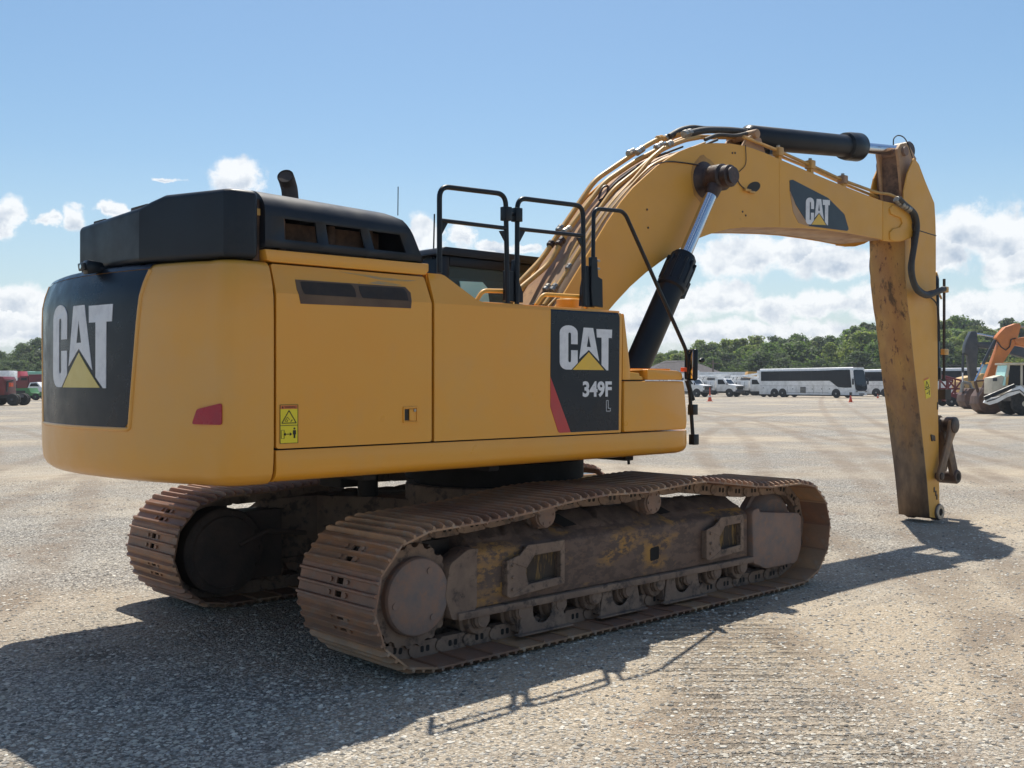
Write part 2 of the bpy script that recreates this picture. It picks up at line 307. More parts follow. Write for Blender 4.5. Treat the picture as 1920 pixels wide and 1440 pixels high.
    bp2 = n.new('ShaderNodeBump'); bp2.inputs['Strength'].default_value = .7; bp2.inputs['Distance'].default_value = .07; l.new(ma('SUBTRACT', ma('ADD', nz(.8, 6), nz(2.2, 5)), ma('MULTIPLY', rib, .9)), bp2.inputs['Height'])
    l.new(bp2.outputs[0], bp.inputs['Normal']); l.new(bp.outputs[0], b.inputs['Normal'])
    return m
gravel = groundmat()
#@@GEOM
# ------------------------------------------------------------------ mesh helpers
class MB:
    def __init__(s): s.v = []; s.f = []
    def add(s, vs, fs):
        o = len(s.v); s.v += [tuple(x) for x in vs]; s.f += [tuple(i+o for i in f) for f in fs]; return s
    def prism(s, poly, f0, f1):
        n = len(poly); s.add([f0(*p) for p in poly]+[f1(*p) for p in poly], [tuple(range(n)), tuple(range(2*n-1, n-1, -1))]+[(i, i+n, (i+1) % n+n, (i+1) % n) for i in range(n)]); return s
    def pxz(s, poly, y0, y1):      # outline in x, z; from y0 to y1
        return s.prism(poly, lambda a, b: (a, y0, b), lambda a, b: (a, y1, b))
    def pxy(s, poly, z0, z1): return s.prism(poly, lambda a, b: (a, b, z0), lambda a, b: (a, b, z1))
    def pyz(s, poly, x0, x1): return s.prism(poly, lambda a, b: (x0, a, b), lambda a, b: (x1, a, b))
    def pb(s, poly, o0, o1): return s.prism(poly, lambda a, b: BP(a, o0, b), lambda a, b: BP(a, o1, b))
    def box(s, x0, x1, y0, y1, z0, z1): return s.pxy([(x0, y0), (x1, y0), (x1, y1), (x0, y1)], z0, z1)
    def obox(s, c, ex, ey, ez):
        c = Vector(c); ex = Vector(ex); ey = Vector(ey); ez = Vector(ez)
        vs = [c+a*ex+b*ey+d*ez for d in (-1, 1) for a, b in ((-1, -1), (1, -1), (1, 1), (-1, 1))]
        return s.add(vs, [(3, 2, 1, 0), (4, 5, 6, 7), (0, 1, 5, 4), (1, 2, 6, 5), (2, 3, 7, 6), (3, 0, 4, 7)])
    def tube(s, pts, r, n=10, caps=True, closed=False):
        pts = [Vector(p) for p in pts]; m = len(pts); rs = r if isinstance(r, (list, tuple)) else [r]*m
        T = []
        for i in range(m):
            a = pts[(i-1) % m] if (i or closed) else pts[0]; b = pts[(i+1) % m] if (i < m-1 or closed) else pts[-1]
            T.append((b-a).normalized() if (b-a).length > 1e-9 else Vector((0, 0, 1)))
        nrm = T[0].orthogonal().normalized(); vs = []
        for i in range(m):
            nrm = (nrm-T[i]*nrm.dot(T[i]));
            nrm = nrm.normalized() if nrm.length > 1e-6 else T[i].orthogonal().normalized()
            bn = T[i].cross(nrm)
            for k in range(n):
                a = 2*PI*k/n; vs.append(pts[i]+(nrm*math.cos(a)+bn*math.sin(a))*rs[i])
        fs = []
        for i in range(m if closed else m-1):
            j = (i+1) % m
            fs += [(i*n+k, i*n+(k+1) % n, j*n+(k+1) % n, j*n+k) for k in range(n)]
        if caps and not closed: fs += [tuple(range(n-1, -1, -1)), tuple(range((m-1)*n, m*n))]
        return s.add(vs, fs)
    def lathe(s, p0, ax, prof, n=28):     # prof: (distance along axis, radius)
        ax = Vector(ax).normalized(); p0 = Vector(p0); u = ax.orthogonal().normalized(); w = ax.cross(u); m = len(prof)
        vs = [p0+ax*d+(u*math.cos(2*PI*k/n)+w*math.sin(2*PI*k/n))*r for d, r in prof for k in range(n)]
        fs = [(i*n+k, i*n+(k+1) % n, (i+1)*n+(k+1) % n, (i+1)*n+k) for i in range(m-1) for k in range(n)]
        fs += [tuple(range(n-1, -1, -1)), tuple(range((m-1)*n, m*n))]
        return s.add(vs, fs)
    def cyl(s, p0, p1, r, n=24, ch=0.):
        p0 = Vector(p0); p1 = Vector(p1); d = (p1-p0).length
        pr = [(0, r), (d, r)] if not ch else [(0, r-ch), (ch, r), (d-ch, r), (d, r-ch)]
        return s.lathe(p0, p1-p0, pr, n)
    def build(s, name, mat, parent=None, bevel=0., seg=2, smooth=32, solid=0., weld=False):
        me = bpy.data.meshes.new(name); me.from_pydata(s.v, [], s.f); me.materials.append(mat)
        bm = bmesh.new(); bm.from_mesh(me)
        if weld: bmesh.ops.remove_doubles(bm, verts=bm.verts, dist=1e-5)
        bmesh.ops.recalc_face_normals(bm, faces=bm.faces)
        if bevel:
            es = [e for e in bm.edges if len(e.link_faces) == 2 and e.calc_face_angle(0) > math.radians(28)]
            bmesh.ops.bevel(bm, geom=es, offset=bevel, segments=seg, profile=.5, affect='EDGES', clamp_overlap=True)
        bm.to_mesh(me); bm.free()
        if smooth:
            for p in me.polygons: p.use_smooth = True
            me.set_sharp_from_angle(angle=math.radians(smooth))
        o = bpy.data.objects.new(name, me); C.objects.link(o)
        if parent: o.parent = parent
        return o
def thing(name, label, cat, loc=(0, 0, 0), rz=0., group=None):
    o = bpy.data.objects.new(name, None); C.objects.link(o); o.location = loc; o.rotation_euler = (0, 0, rz); o.empty_display_size = .3
    o['label'] = label; o['category'] = cat
    if group: o['group'] = group
    return o
def tag(o, label, cat, group=None):
    o['label'] = label; o['category'] = cat
    if group: o['group'] = group
    return o
def lab(o, l): o['label'] = l; return o
def copytree(o, parent=None):
    c = o.copy(); C.objects.link(c)
    if parent: c.parent = parent
    for ch in o.children: copytree(ch, c)
    return c
def arcpts(cx, cy, r, a0, a1, n, ry=None):
    ry = ry or r
    return [(cx+r*math.cos(math.radians(a0+(a1-a0)*i/n)), cy+ry*math.sin(math.radians(a0+(a1-a0)*i/n))) for i in range(n+1)]
def rounded(poly, r, n=5):            # round a polygon's corners
    out = []; m = len(poly)
    for i in range(m):
        p = Vector(poly[i]); a = Vector(poly[i-1]); b = Vector(poly[(i+1) % m]); rr = r[i] if isinstance(r, (list, tuple)) else r
        la = (a-p).length; lb = (b-p).length; k = min(rr, la*.45, lb*.45)
        if k < 1e-4: out.append(tuple(p)); continue
        q0 = p+(a-p)/la*k; q1 = p+(b-p)/lb*k
        for j in range(n+1):
            t = j/n; out.append(tuple(q0*(1-t)**2+p*2*t*(1-t)+q1*t*t))
    return out
def fillet(pts, r, n=4):              # round the bends of an open 3D path
    pts = [Vector(p) for p in pts]; out = [pts[0]]
    for i in range(1, len(pts)-1):
        a, p, b = pts[i-1], pts[i], pts[i+1]; k = min(r, (a-p).length*.45, (b-p).length*.45)
        q0 = p+(a-p).normalized()*k; q1 = p+(b-p).normalized()*k
        out += [q0*(1-t)**2+p*2*t*(1-t)+q1*t*t for t in [j/n for j in range(n+1)]]
    return out+[pts[-1]]
def smoothpath(pts, n=6):             # Catmull-Rom
    pts = [Vector(p) for p in pts]; P = [pts[0]*2-pts[1]]+pts+[pts[-1]*2-pts[-2]]; out = []
    for i in range(1, len(P)-2):
        for j in range(n):
            t = j/n; a, b, c, d = P[i-1:i+3]
            out.append(.5*((2*b)+(c-a)*t+(2*a-5*b+4*c-d)*t*t+(3*b-a-3*c+d)*t**3))
    return out+[pts[-1]]

# the maker's three letters as they stand on the machine: outlines in a unit box
def _n(p): return [((x-235)/417, (597-y)/369) for x, y in p]
_C = _n([(373, 383), (373, 290)]+[(304+69*math.cos(a), 290-62*math.sin(a)) for a in [PI*i/10 for i in range(1, 10)]]+[(235, 290), (235, 532)] +
        [(290-55*math.cos(a), 532+62*math.sin(a)) for a in [PI/2*i/6 for i in range(1, 7)]]+[(325, 594), (373, 538), (373, 433), (322, 433), (322, 520), (319, 530), (311, 534), (303, 530), (300, 520), (300, 300), (303, 291), (311, 287), (319, 291), (322, 300), (322, 383)])
_A1 = _n([(420, 241), (458, 241), (460, 305), (445, 402), (462, 402), (462, 427), (386, 503)])
_A2 = _n([(458, 241), (496, 241), (545, 520), (462, 427), (462, 402), (478, 402), (460, 305)])
_T = _n([(523, 247), (652, 247), (649, 319), (622, 319), (620, 597), (606, 597), (565, 550), (565, 319), (527, 319)])
_TRI = _n([(462, 445), (587, 595), (335, 595)])
def vclip(poly, a, b):
    for lim, keep in ((a, 1), (b, -1)):
        out = []
        for i in range(len(poly)):
            p, q = poly[i], poly[(i+1) % len(poly)]; ip = (p[0]-lim)*keep >= 0; iq = (q[0]-lim)*keep >= 0
            if ip: out.append(p)
            if ip != iq: t = (lim-p[0])/(q[0]-p[0]); out.append((lim, p[1]+(q[1]-p[1])*t))
        poly = out
        if not poly: return []
    r = []
    for p in poly:
        if not r or abs(p[0]-r[-1][0])+abs(p[1]-r[-1][1]) > 1e-5: r.append(p)
    return r
def logo(mp0, mp1, parent, ymat):
    m = MB()
    for p in (_C, _A1, _A2, _T): m.prism(p, mp0, mp1)
    m.build('logo_lettering', white, parent, smooth=0)
    m = MB(); N_ = 14
    for k in range(N_):
        a, b = .239+.605*k/N_, .239+.605*(k+1)/N_; q = [p for p in vclip(_TRI, a, b)]
        if len(q) > 2: m.prism(q, mp0, mp1)
    m.build('logo_triangle', ymat, parent, smooth=0)
def textmesh(txt, name, mat, parent, mp, sx=1., bold=0., depth=.002):
    cu = bpy.data.curves.new('txt', 'FONT'); cu.body = txt; cu.size = 1; cu.offset = bold; cu.extrude = .5; cu.resolution_u = 3
    o = bpy.data.objects.new('txt', cu); C.objects.link(o); bpy.context.view_layer.update()
    me = bpy.data.meshes.new_from_object(o.evaluated_get(bpy.context.evaluated_depsgraph_get())); bpy.data.objects.remove(o)
    xs = [v.co.x for v in me.vertices]; ys = [v.co.y for v in me.vertices]; x0, x1, y0, y1 = min(xs), max(xs), min(ys), max(ys)
    for v in me.vertices: v.co = mp((v.co.x-x0)/(x1-x0), (v.co.y-y0)/(y1-y0), v.co.z)
    me.materials.clear(); me.materials.append(mat); me.name = name
    o = bpy.data.objects.new(name, me); C.objects.link(o); o.parent = parent; return o

# ------------------------------------------------------------------ ground
m = MB()
m.add([(-900, -900, 0), (900, -900, 0), (900, 900, 0), (-900, 900, 0)], [(0, 1, 2, 3)])
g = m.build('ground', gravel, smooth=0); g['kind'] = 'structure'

# ------------------------------------------------------------------ the excavator
X = thing('excavator', 'large yellow crawler excavator with rusty tracks, black engine hood and no bucket', 'excavator')
YS = -1.49

# ---- tracks
GA, SW = 1.36, .88                      # track centre from the middle line, shoe width
YO = GA+SW/2
def loop_points():
    P = [(x, .040) for x in (2.05, 1.5, .5, -.5, -1.5, -2.1)]
    P += [(-2.17+.45*math.cos(a), .49+.45*math.sin(a)) for a in [math.radians(d) for d in range(265, 95, -12)]]
    P += [(-2.05, .945), (-1.7, .955), (-1.25, .985), (-.85, 1.035), (-.5, 1.05), (0, 1.038), (.35, 1.062), (.7, 1.075), (1.1, 1.03), (1.6, .965), (2.0, .965)]
    P += [(2.20+.47*math.cos(a), .505+.462*math.sin(a)) for a in [math.radians(d) for d in range(84, -86, -12)]]
    Q = []
    for i in range(len(P)):
        a, b = Vector(P[i]), Vector(P[(i+1) % len(P)])
        k = max(1, int((b-a).length/.01)); Q += [a.lerp(b, j/k) for j in range(k)]
    return Q
LP = loop_points(); per = sum((LP[(i+1) % len(LP)]-LP[i]).length for i in range(len(LP)))
NS = 48; PITCH = per/NS
def at_s(s):
    s %= per
    for i in range(len(LP)):
        d = (LP[(i+1) % len(LP)]-LP[i]).length
        if s <= d: return LP[i].lerp(LP[(i+1) % len(LP)], s/d)
        s -= d
    return LP[0]
STN = [at_s(i*PITCH+.05) for i in range(NS)]
def shoe_mesh():
    m = MB(); p = PITCH/2; h = SW/2
    xs = [-p+.004, -.064, -.026, .018, .058, p-.004]; ys = [-h, -.060, .012, h]
    T = .013
    for i in range(5):
        for j in range(3):
            if i in (1, 3) and j == 1: continue
            m.box(xs[i], xs[i+1], ys[j], ys[j+1], -T, 0)
    # three grousers with sloping flanks, run out at the ends
    for x, hh in ((-.086, .035), (-.004, .034), (.077, .035)):
        s0 = [(x-.015, 0), (x-.008, hh), (x+.006, hh), (x+.012, 0)]; ys4 = (-h+.002, -h+.045, h-.045, h-.002); ks = (.55, 1, 1, .55)
        m.add([(a, yy, b*kk) for yy, kk in zip(ys4, ks) for a, b in s0], [(0, 1, 2, 3), (15, 14, 13, 12)]+[(4*j+i, 4*j+4+i, 4*j+5+i, 4*j+1+i) for j in range(3) for i in range(3)])
    # curled leading lip under the neighbour
    m.add([(p-.004, -h, 0), (p+.012, -h, -.016), (p+.012, h, -.016), (p-.004, h, 0), (p-.004, -h, -T), (p+.006, -h, -.026), (p+.006, h, -.026), (p-.004, h, -T)], [(0, 1, 2, 3), (4, 7, 6, 5), (0, 4, 5, 1), (3, 2, 6, 7), (1, 5, 6, 2)])
    for y in (-.115, .068):
        for x in (-.045, .038): m.cyl((x, y, -.002), (x, y, .014), .016, 8)
    return m
sh0 = shoe_mesh().build('track_shoe', rust, None, smooth=25)
def track(sg):
    y = sg*GA
    # chain: a pair of link plates per pitch, with pin bosses
    m = MB()
    for i in range(NS):
        a = STN[i]; b = STN[(i+1) % NS]; d = b-a; t = d.normalized(); nrm = Vector((-t.y, t.x))  # inward: left of the travel direction
        mid = (a+b)/2
        cen = Vector((0, .5))
        if nrm.dot(Vector((max(-2, min(2, mid.x)), .5))-mid) < 0: nrm = -nrm
        for k in (-1, 1):
            for (o0, o1, ext) in ((.085, .125, 0.),):
                yy0 = y+k*.085; yy1 = y+k*.16
                A = a+nrm*.012-t*.00; Bq = b+nrm*.012
                poly = [a+t*.012+nrm*.014, b-t*.012+nrm*.014, b+t*.015+nrm*.075, b-t*.02+nrm*.118, a+t*.03+nrm*.118, a-t*.02+nrm*.07]
                m.pxz([(q.x, q.y) for q in poly], yy0, yy1)
            c = a+nrm*.068
            m.cyl((c.x, y+k*.150, c.y), (c.x, y+k*.172, c.y), .040, 12)
        c = a+nrm*.068; m.cyl((c.x, y-.1, c.y), (c.x, y+.1, c.y), .036, 10)
    nf = len(m.f)
    for i in range(NS):       # windows in the outer link plates
        a = STN[i]; b = STN[(i+1) % NS]; t = (b-a).normalized(); nrm = Vector((-t.y, t.x)); mid = (a+b)/2
        if nrm.dot(Vector((max(-2, min(2, mid.x)), .5))-mid) < 0: nrm = -nrm
        for o_ in (-.018, .030):
            c = mid+t*o_+nrm*.066; q = rounded([tuple(c-t*.014-nrm*.022), tuple(c+t*.014-nrm*.022), tuple(c+t*.014+nrm*.020), tuple(c-t*.014+nrm*.020)], .01, 2)
            m.pxz(q, y+sg*.1615, y+sg*.15)
    tr = m.build('track_chain', grime, X, smooth=30); tr.data.materials.append(dark)
    for p_ in tr.data.polygons[nf:]: p_.material_index = 1
    for i in range(NS):
        a = STN[i]; b = STN[(i+1) % NS]; d = (b-a).normalized(); mid = (a+b)/2
        o = sh0 if (sg < 0 and i == 0) else sh0.copy()
        if o is not sh0: C.objects.link(o)
        o.parent = tr; out = Vector((d.y, -d.x))
        if out.dot(mid-Vector((max(-2, min(2, mid.x)), .5))) < 0: out = -out
        ex = Vector((d.x, 0, d.y)); ez = Vector((out.x, 0, out.y)); ey = ez.cross(ex)
        o.matrix_local = Matrix(((ex.x, ey.x, ez.x, mid.x), (ex.y, ey.y, ez.y, y), (ex.z, ey.z, ez.z, mid.y), (0, 0, 0, 1)))
    # frame
    yo = sg*1.60; yi = sg*1.16
    m = MB()
    sec = [(yo, .33), (yo, .70), (yo-sg*.03, .735), (sg*1.30, .85), (yi, .86), (yi, .33)]
    m.pyz(sec, -1.62, 1.60)
    fr = m.build('track_frame', frame_m if sg < 0 else grime, X, bevel=.012)
    m = MB(); m.box(-1.80, 1.78, min(yo+sg*.035, yi), max(yo+sg*.035, yi), .275, .325)
    m.build('frame_rail', grime, fr, bevel=.006)
    m = MB()        # end plates hugging sprocket and idler
    e = rounded([(-1.62, .34), (-1.62, .70), (-1.60, .74), (-1.70, .745), (-1.86, .66), (-1.90, .45), (-1.84, .28), (-1.70, .28)], .03)
    m.pxz(e, yo+sg*.012, sg*1.45)
    m.build('guard_plate', grime, fr, bevel=.008)
    m = MB()
    e = rounded([(1.64, .26), (1.62, .74), (1.72, .76), (1.73, .72), (2.36, .66), (2.42, .62), (2.42, .33), (2.33, .20), (1.80, .20), (1.72, .24)], .05)
    m.prism(e, lambda a, b: (a, yo+sg*(.03+.05*math.exp(-((a-2.05)/.3)**2)), b), lambda a, b: (a, sg*1.53, b))
    m.build('idler_guard', hub, fr, bevel=.015)
    # dirt lying on the frame
    m = MB(); rr = Random2(3)
    nx = 90; ny = 7; vs = []
    for i in range(nx+1):
        x = -1.6+3.2*i/nx
        for j in range(ny+1):
            t = j/ny; yy = yo-sg*.05+(sg*1.19-yo+sg*.05)*t; base = .728+.128*min(1, t*1.35)
            vs.append((x, yy, base+(-.02 if j in (0, ny) else .004+.030*rr.random()*(.6+.7*math.sin(x*3.1+sg)**2))))
    m.add(vs, [(i*(ny+1)+j, (i+1)*(ny+1)+j, (i+1)*(ny+1)+j+1, i*(ny+1)+j+1) for i in range(nx) for j in range(ny)])
    m.build('dirt_layer', dirt_m, fr, smooth=70)
    # bolt-on steps with a trapezoid opening
    for x0, x1 in ((-1.38, -.80), (.92, 1.46)):
        m = MB(); w = x1-x0; z0, z1 = .37, .725; hx0, hx1, hz0, hz1 = x0+.19, x1-.045, z0+.075, z1-.075
        outer = [(x0, z0+.02), (x0+.03, z0), (x1, z0+.035), (x1, z1), (x0+.2, z1), (x0+.13, z1-.06), (x0, z1-.09)]
        hole = [(hx0+.02, hz0), (hx1, hz0+.015), (hx1, hz1), (hx0+.08, hz1-.005), (hx0, hz1-.09), (hx0-.005, hz0+.08)]
        ya, yb = yo+sg*.058, yo+sg*.045
        # frame ring made of strips
        def strip(q): m.pxz(q, ya, yb)
        strip([outer[0], outer[1], hole[0], hole[5], hole[4], outer[6]]); strip([outer[1], outer[2], hole[1], hole[0]])
        strip([outer[2], outer[3], hole[2], hole[1]]); strip([outer[3], outer[4], outer[5], outer[6], hole[4], hole[3], hole[2]])
        m.box(x0+.0, x0+.10, min(yb, yo), max(yb, yo), z0+.02, z1-.10); m.box(x1-.03, x1, min(yb, yo), max(yb, yo), z0+.04, z1)
        m.box(x0+.2, x1-.03, min(yb, yo), max(yb, yo), z1-.03, z1-.01); m.box(x0+.1, x1-.03, min(yb, yo), max(yb, yo), z0+.035, z0+.05)
        for k in range(3): m.cyl((x0+.05, ya-sg*.0, z0+.06+k*.085), (x0+.05, ya+sg*.014, z0+.06+k*.085), .014, 6)
        m.build('step_plate', grime, fr, bevel=.004, seg=1)
        MB().pxz(hole, yo+sg*.004, yo-sg*.01).build('step_recess', M('dark_recess_panel', (.05, .035, .025), .9, col2=(.22, .13, .04), scale=9, lo=.5, hi=.62, stretch=(3, 1, .6)), fr, smooth=0)  # dark brown panel on the frame face, filling the step opening
    m = MB()         # mud holes
    for x in (.30,): m.pxz(rounded([(x-.055, .44), (x+.055, .45), (x+.055, .555), (x-.055, .545)], .02), yo+sg*.003, yo-sg*.05)
    m.build('mud_hole', dark, fr, smooth=0)
    for x in (-.66, .48): MB().add([(x-.02, sg*1.53, .795), (x+.13, sg*1.52, .80), (x+.07, sg*1.38, .873), (x-.10, sg*1.39, .87)], [(0, 1, 2, 3)]).build('mud_hole', dark, fr, smooth=0)
    # bottom rollers
    for i in range(9):
        x = -1.56+i*.385
        m = MB(); m.lathe((x, y-.20, .235), (0, 1, 0), [(0, .095), (.02, .105), (.05, .105), (.06, .125), (.09, .125), (.10, .10), (.30, .10), (.31, .125), (.34, .125), (.35, .105), (.38, .105), (.40, .095)], 22)
        m.lathe((x, y+sg*.19, .25), (0, sg, 0), [(0, .07), (.05, .07), (.06, .055), (.066, .055), (.068, .02)], 16)
        m.pxz([(x-.075, .30), (x-.072, .22), (x-.045, .185), (x-.02, .20), (x+.02, .20), (x+.045, .185), (x+.072, .22), (x+.075, .30)], y+sg*.17, y+sg*.215)
        m.build('track_roller', grime, X, smooth=35)
    for x in (-.98, -.12, .66):
        m = MB(); a, b = x-.24, x+.24; yy = y+sg*.235
        arc = [(x+.10*math.cos(t), .235-.10*math.sin(t)) for t in [PI*k/8 for k in range(9)]]
        m.pxz([(a+.03, .275), (a, .095), (a-.03, .08), (b+.03, .08), (b, .095), (b-.04, .275), (x+.10, .275)]+arc+[(x-.10, .275)], yy, yy+sg*.015)
        m.box(a-.04, b+.04, min(yy, yy+sg*.06), max(yy, yy+sg*.06), .078, .09); m.box(a, a+.015, min(yy-sg*.1, yy), max(yy-sg*.1, yy), .10, .27); m.box(b-.055, b-.04, min(yy-sg*.1, yy), max(yy-sg*.1, yy), .10, .27)
        m.build('roller_guard', grime, fr, bevel=.004, seg=1)
    for x in (-.86, .38):        # top carrier rollers
        m = MB(); m.lathe((x, y-sg*.12, .90), (0, sg, 0), [(0, .085), (.10, .085), (.11, .10), (.17, .10), (.18, .075), (.205, .075), (.21, .098), (.27, .098), (.275, .09), (.29, .088)], 26)
        for k in range(6):
            q = 2*PI*k/6; m.cyl((x+.07*math.cos(q), y+sg*.168, .90+.07*math.sin(q)), (x+.07*math.cos(q), y+sg*.178, .90+.07*math.sin(q)), .010, 6)
        m.box(x-.05, x+.05, y-.13, y-.05, .80, .90)
        m.build('carrier_roller', hub, X, smooth=35)
    # sprocket and final drive
    m = MB(); cx, cz = -2.13, .475; nt_ = 42
    ring = []
    for k in range(nt_):
        a = 2*PI*k/nt_; r = .345 if k % 2 else .322; ring += [(cx+r*math.cos(a-.04), cz+r*math.sin(a-.04)), (cx+r*math.cos(a+.05), cz+r*math.sin(a+.05))]
    m.pxz(ring, y+sg*.12, y+sg*.185)
    m.lathe((cx, y-sg*.05, cz), (0, sg, 0), [(0, .31), (.14, .315), (.17, .30), (.18, .27)], 48)
    teeth = []
    for k in range(23):
        a = 2*PI*k/23; teeth += [(cx+q*math.cos(a+d), cz+q*math.sin(a+d)) for q, d in ((.345, -.10), (.395, -.04), (.395, .04), (.345, .10))]
    m.pxz(teeth, y-.045, y+.045)
    spk = m.build('sprocket', grime, X, smooth=30)
    m = MB(); m.lathe((cx+.012, y+sg*.17, cz), (0, sg, 0), [(0, .262), (.055, .260), (.072, .250), (.078, .235), (.080, .05), (.081, .0)], 48)
    for q in (60, 190, 310): a = math.radians(q); m.cyl((cx+.19*math.cos(a), y+sg*.24, cz+.19*math.sin(a)), (cx+.19*math.cos(a), y+sg*.256, cz+.19*math.sin(a)), .022, 12)
    m.build('hub_cover', hub, spk, smooth=28)
    m = MB(); m.lathe((cx, y-sg*.06, cz), (0, -sg, 0), [(0, .36), (.30, .36), (.32, .345), (.325, .30), (.35, .29), (.36, .2)], 36)
    for k in range(14): q = 2*PI*k/14; m.cyl((cx+.325*math.cos(q), y-sg*.36, cz+.325*math.sin(q)), (cx+.325*math.cos(q), y-sg*.395, cz+.325*math.sin(q)), .018, 6)
    m.tube([(cx+.1, y-sg*.44, cz+.05), (cx+.35, y-sg*.46, cz+.15), (cx+.7, y-sg*.5, cz+.1)], .022, 8); m.box(cx, -1.55, min(y-sg*.3, y-sg*.05), max(y-sg*.3, y-sg*.05), .20, .78)
    m.build('travel_motor', M('greasy_motor_guard', (.085, .058, .045), .7, col2=(.05, .038, .032), scale=4, bump=.3, bscale=30), X, smooth=30)
    m = MB(); cx = 2.20; m.lathe((cx, y-.12, .51), (0, 1, 0), [(0, .28), (.02, .31), (.06, .345), (.085, .35), (.09, .385), (.15, .385), (.155, .35), (.18, .345), (.22, .31), (.24, .28)], 44)
    m.lathe((cx, y-.17, .51), (0, 1, 0), [(0, .16), (.34, .16)], 24)
    m.build('idler_wheel', hub, X, smooth=30)
Random2 = random.Random
track(-1); track(1)
m = MB()     # car body between the tracks
m.pxy([(-.75, -.55), (-1.15, -1.2), (-.55, -1.2), (-.2, -.85), (.2, -.85), (.55, -1.2), (1.15, -1.2), (.75, -.55), (.75, .55), (1.15, 1.2), (.55, 1.2), (.2, .85), (-.2, .85), (-.55, 1.2), (-1.15, 1.2), (-.75, .55)], .50, .86)
m.cyl((0, 0, .8), (0, 0, 1.0), .80, 40)
m.build('carbody', grime, X, bevel=.02)
m = MB(); m.lathe((0, 0, .98), (0, 0, 1), [(0, .72), (.06, .72), (.065, .80), (.22, .80), (.225, .74), (.31, .74)], 56)
m.build('slew_ring', dark, X)
m = MB(); m.box(-2.9, .9, -.6, .6, 1.285, 1.40); m.box(-3.0, .75, -1.40, 1.40, 1.30, 1.36)
for x in (-2.4, -1.3, .2): m.box(x, x+.10, -1.38, 1.38, 1.24, 1.31)
m.cyl((-1.6, -.3, 1.0), (-1.6, -.3, 1.3), .08, 16); m.box(-1.75, -1.45, -.15, .15, 1.06, 1.3)
m.build('swing_frame', dark, X, bevel=.01)
lg = MB(); lg.tube([(.55, -1.1, 1.32), (.54, -1.12, 1.18)], .012, 8); lg.build('drain_hose', hose, X)
MB().box(.58, 1.05, -.3, .35, .86, 1.02).build('swivel_guard', yellow, X, bevel=.02)
# ---- counterweight
ARC_B, ARC_X = .37, 3.40
def arcx(y, inset=0.): return -(ARC_X-inset)-ARC_B*(1-(y/1.49)**2)
def cwplan():
    P = [(-3.13, -1.49), (-3.25, -1.49)]
    P += [(-3.34, -1.489), (-3.40, -1.475), (-3.435, -1.44), (-3.46, -1.39)]
    ys = [-1.33+2.66*i/40 for i in range(41)]
    P += [(arcx(y), y) for y in ys]
    P += [(-3.46, 1.39), (-3.435, 1.44), (-3.40, 1.475), (-3.34, 1.489), (-3.13, 1.49)]
    return P
def inset(P, d, fixed=-3.13):
    out = []
    for x, y in P:
        k = max(0., 1-abs(y)/1.49)
        s = min(1, max(0, (-x-3.13)/.27))
        out.append((x+d*s*(.75 if abs(y) > 1.3 else 1), y-math.copysign(d, y)*min(1., (abs(y)/1.49)**6)))
    return out
prof = [(1.262, .22), (1.264, .12), (1.275, .065), (1.30, .032), (1.34, .012), (1.40, .004), (1.50, 0), (1.65, 0), (1.85, 0), (2.05, 0), (2.25, 0.), (2.40, .004), (2.47, .018), (2.53, .036), (2.575, .055), (2.60, .075), (2.612, .105), (2.615, .16), (2.615, .5)]
base = cwplan(); n = len(base); m = MB()
for z, d in prof:
    m.v += [(x, y, z) for x, y in inset(base, d)]
for j in range(len(prof)-1):
    m.f += [(j*n+i, j*n+i+1, (j+1)*n+i+1, (j+1)*n+i) for i in range(n-1)]
m.f += [tuple(range(n-1, -1, -1)), tuple(range((len(prof)-1)*n, len(prof)*n)), ]
m.f += [(j*n, (j+1)*n, (j+1)*n+n-1, j*n+n-1) for j in range(len(prof)-1)]
cw = m.build('counterweight', yellow_cw, X, smooth=50)
# recessed border and black panel on the back
def cwz(z): # inward lean of the back at height z
    for (z0, d0), (z1, d1) in zip(prof, prof[1:]):
        if z0 <= z <= z1: return d0+(d1-d0)*(z-z0)/(z1-z0)
    return 0
def backgrid(name, yl, yr, z0, z1, mat, off, parent, skew=.0, rnd=.06, topover=True):
    m = MB(); ny, nz_ = 40, 26; zs = [z0+(z1-z0)*j/nz_ for j in range(nz_+1)]
    for z in zs:
        t = (z-z0)/(z1-z0); k = rnd*(1-math.sqrt(max(0, 1-max(0, 1-(z-z0)/rnd)**2)))+ (rnd*1.5*(1-math.sqrt(max(0, 1-max(0, 1-(z1-z)/(rnd*1.5))**2))) if topover else 0)
        a, b = yl-skew*t+k, yr+skew*t-k
        for i in range(ny+1):
            y = a+(b-a)*i/ny; m.v.append((arcx(y)+cwz(z)-off, y, z))
    w = ny+1; m.f = [(j*w+i, j*w+i+1, (j+1)*w+i+1, (j+1)*w+i) for j in range(nz_) for i in range(ny)]
    o = m.build(name, mat, parent, smooth=60); return o
bp_ = backgrid('back_panel', -.715, .715, 1.60, 2.575, decal, .006, cw, .11, .03, topover=False)
# lip that rolls over the top edge
m = MB(); ys_ = [-.835+1.67*i/40 for i in range(41)]
lip = [(2.575, .055, .006), (2.60, .075, .007), (2.614, .105, .007), (2.622, .16, .0), (2.622, .30, 0)]
for z, d, o_ in lip: m.v += [(arcx(y)+d-o_, y, z+ (.004 if z < 2.615 else 0)) for y in ys_]
m.f = [(j*41+i, j*41+i+1, (j+1)*41+i+1, (j+1)*41+i) for j in range(4) for i in range(40)]
m.build('panel_top', decal, cw, smooth=60)
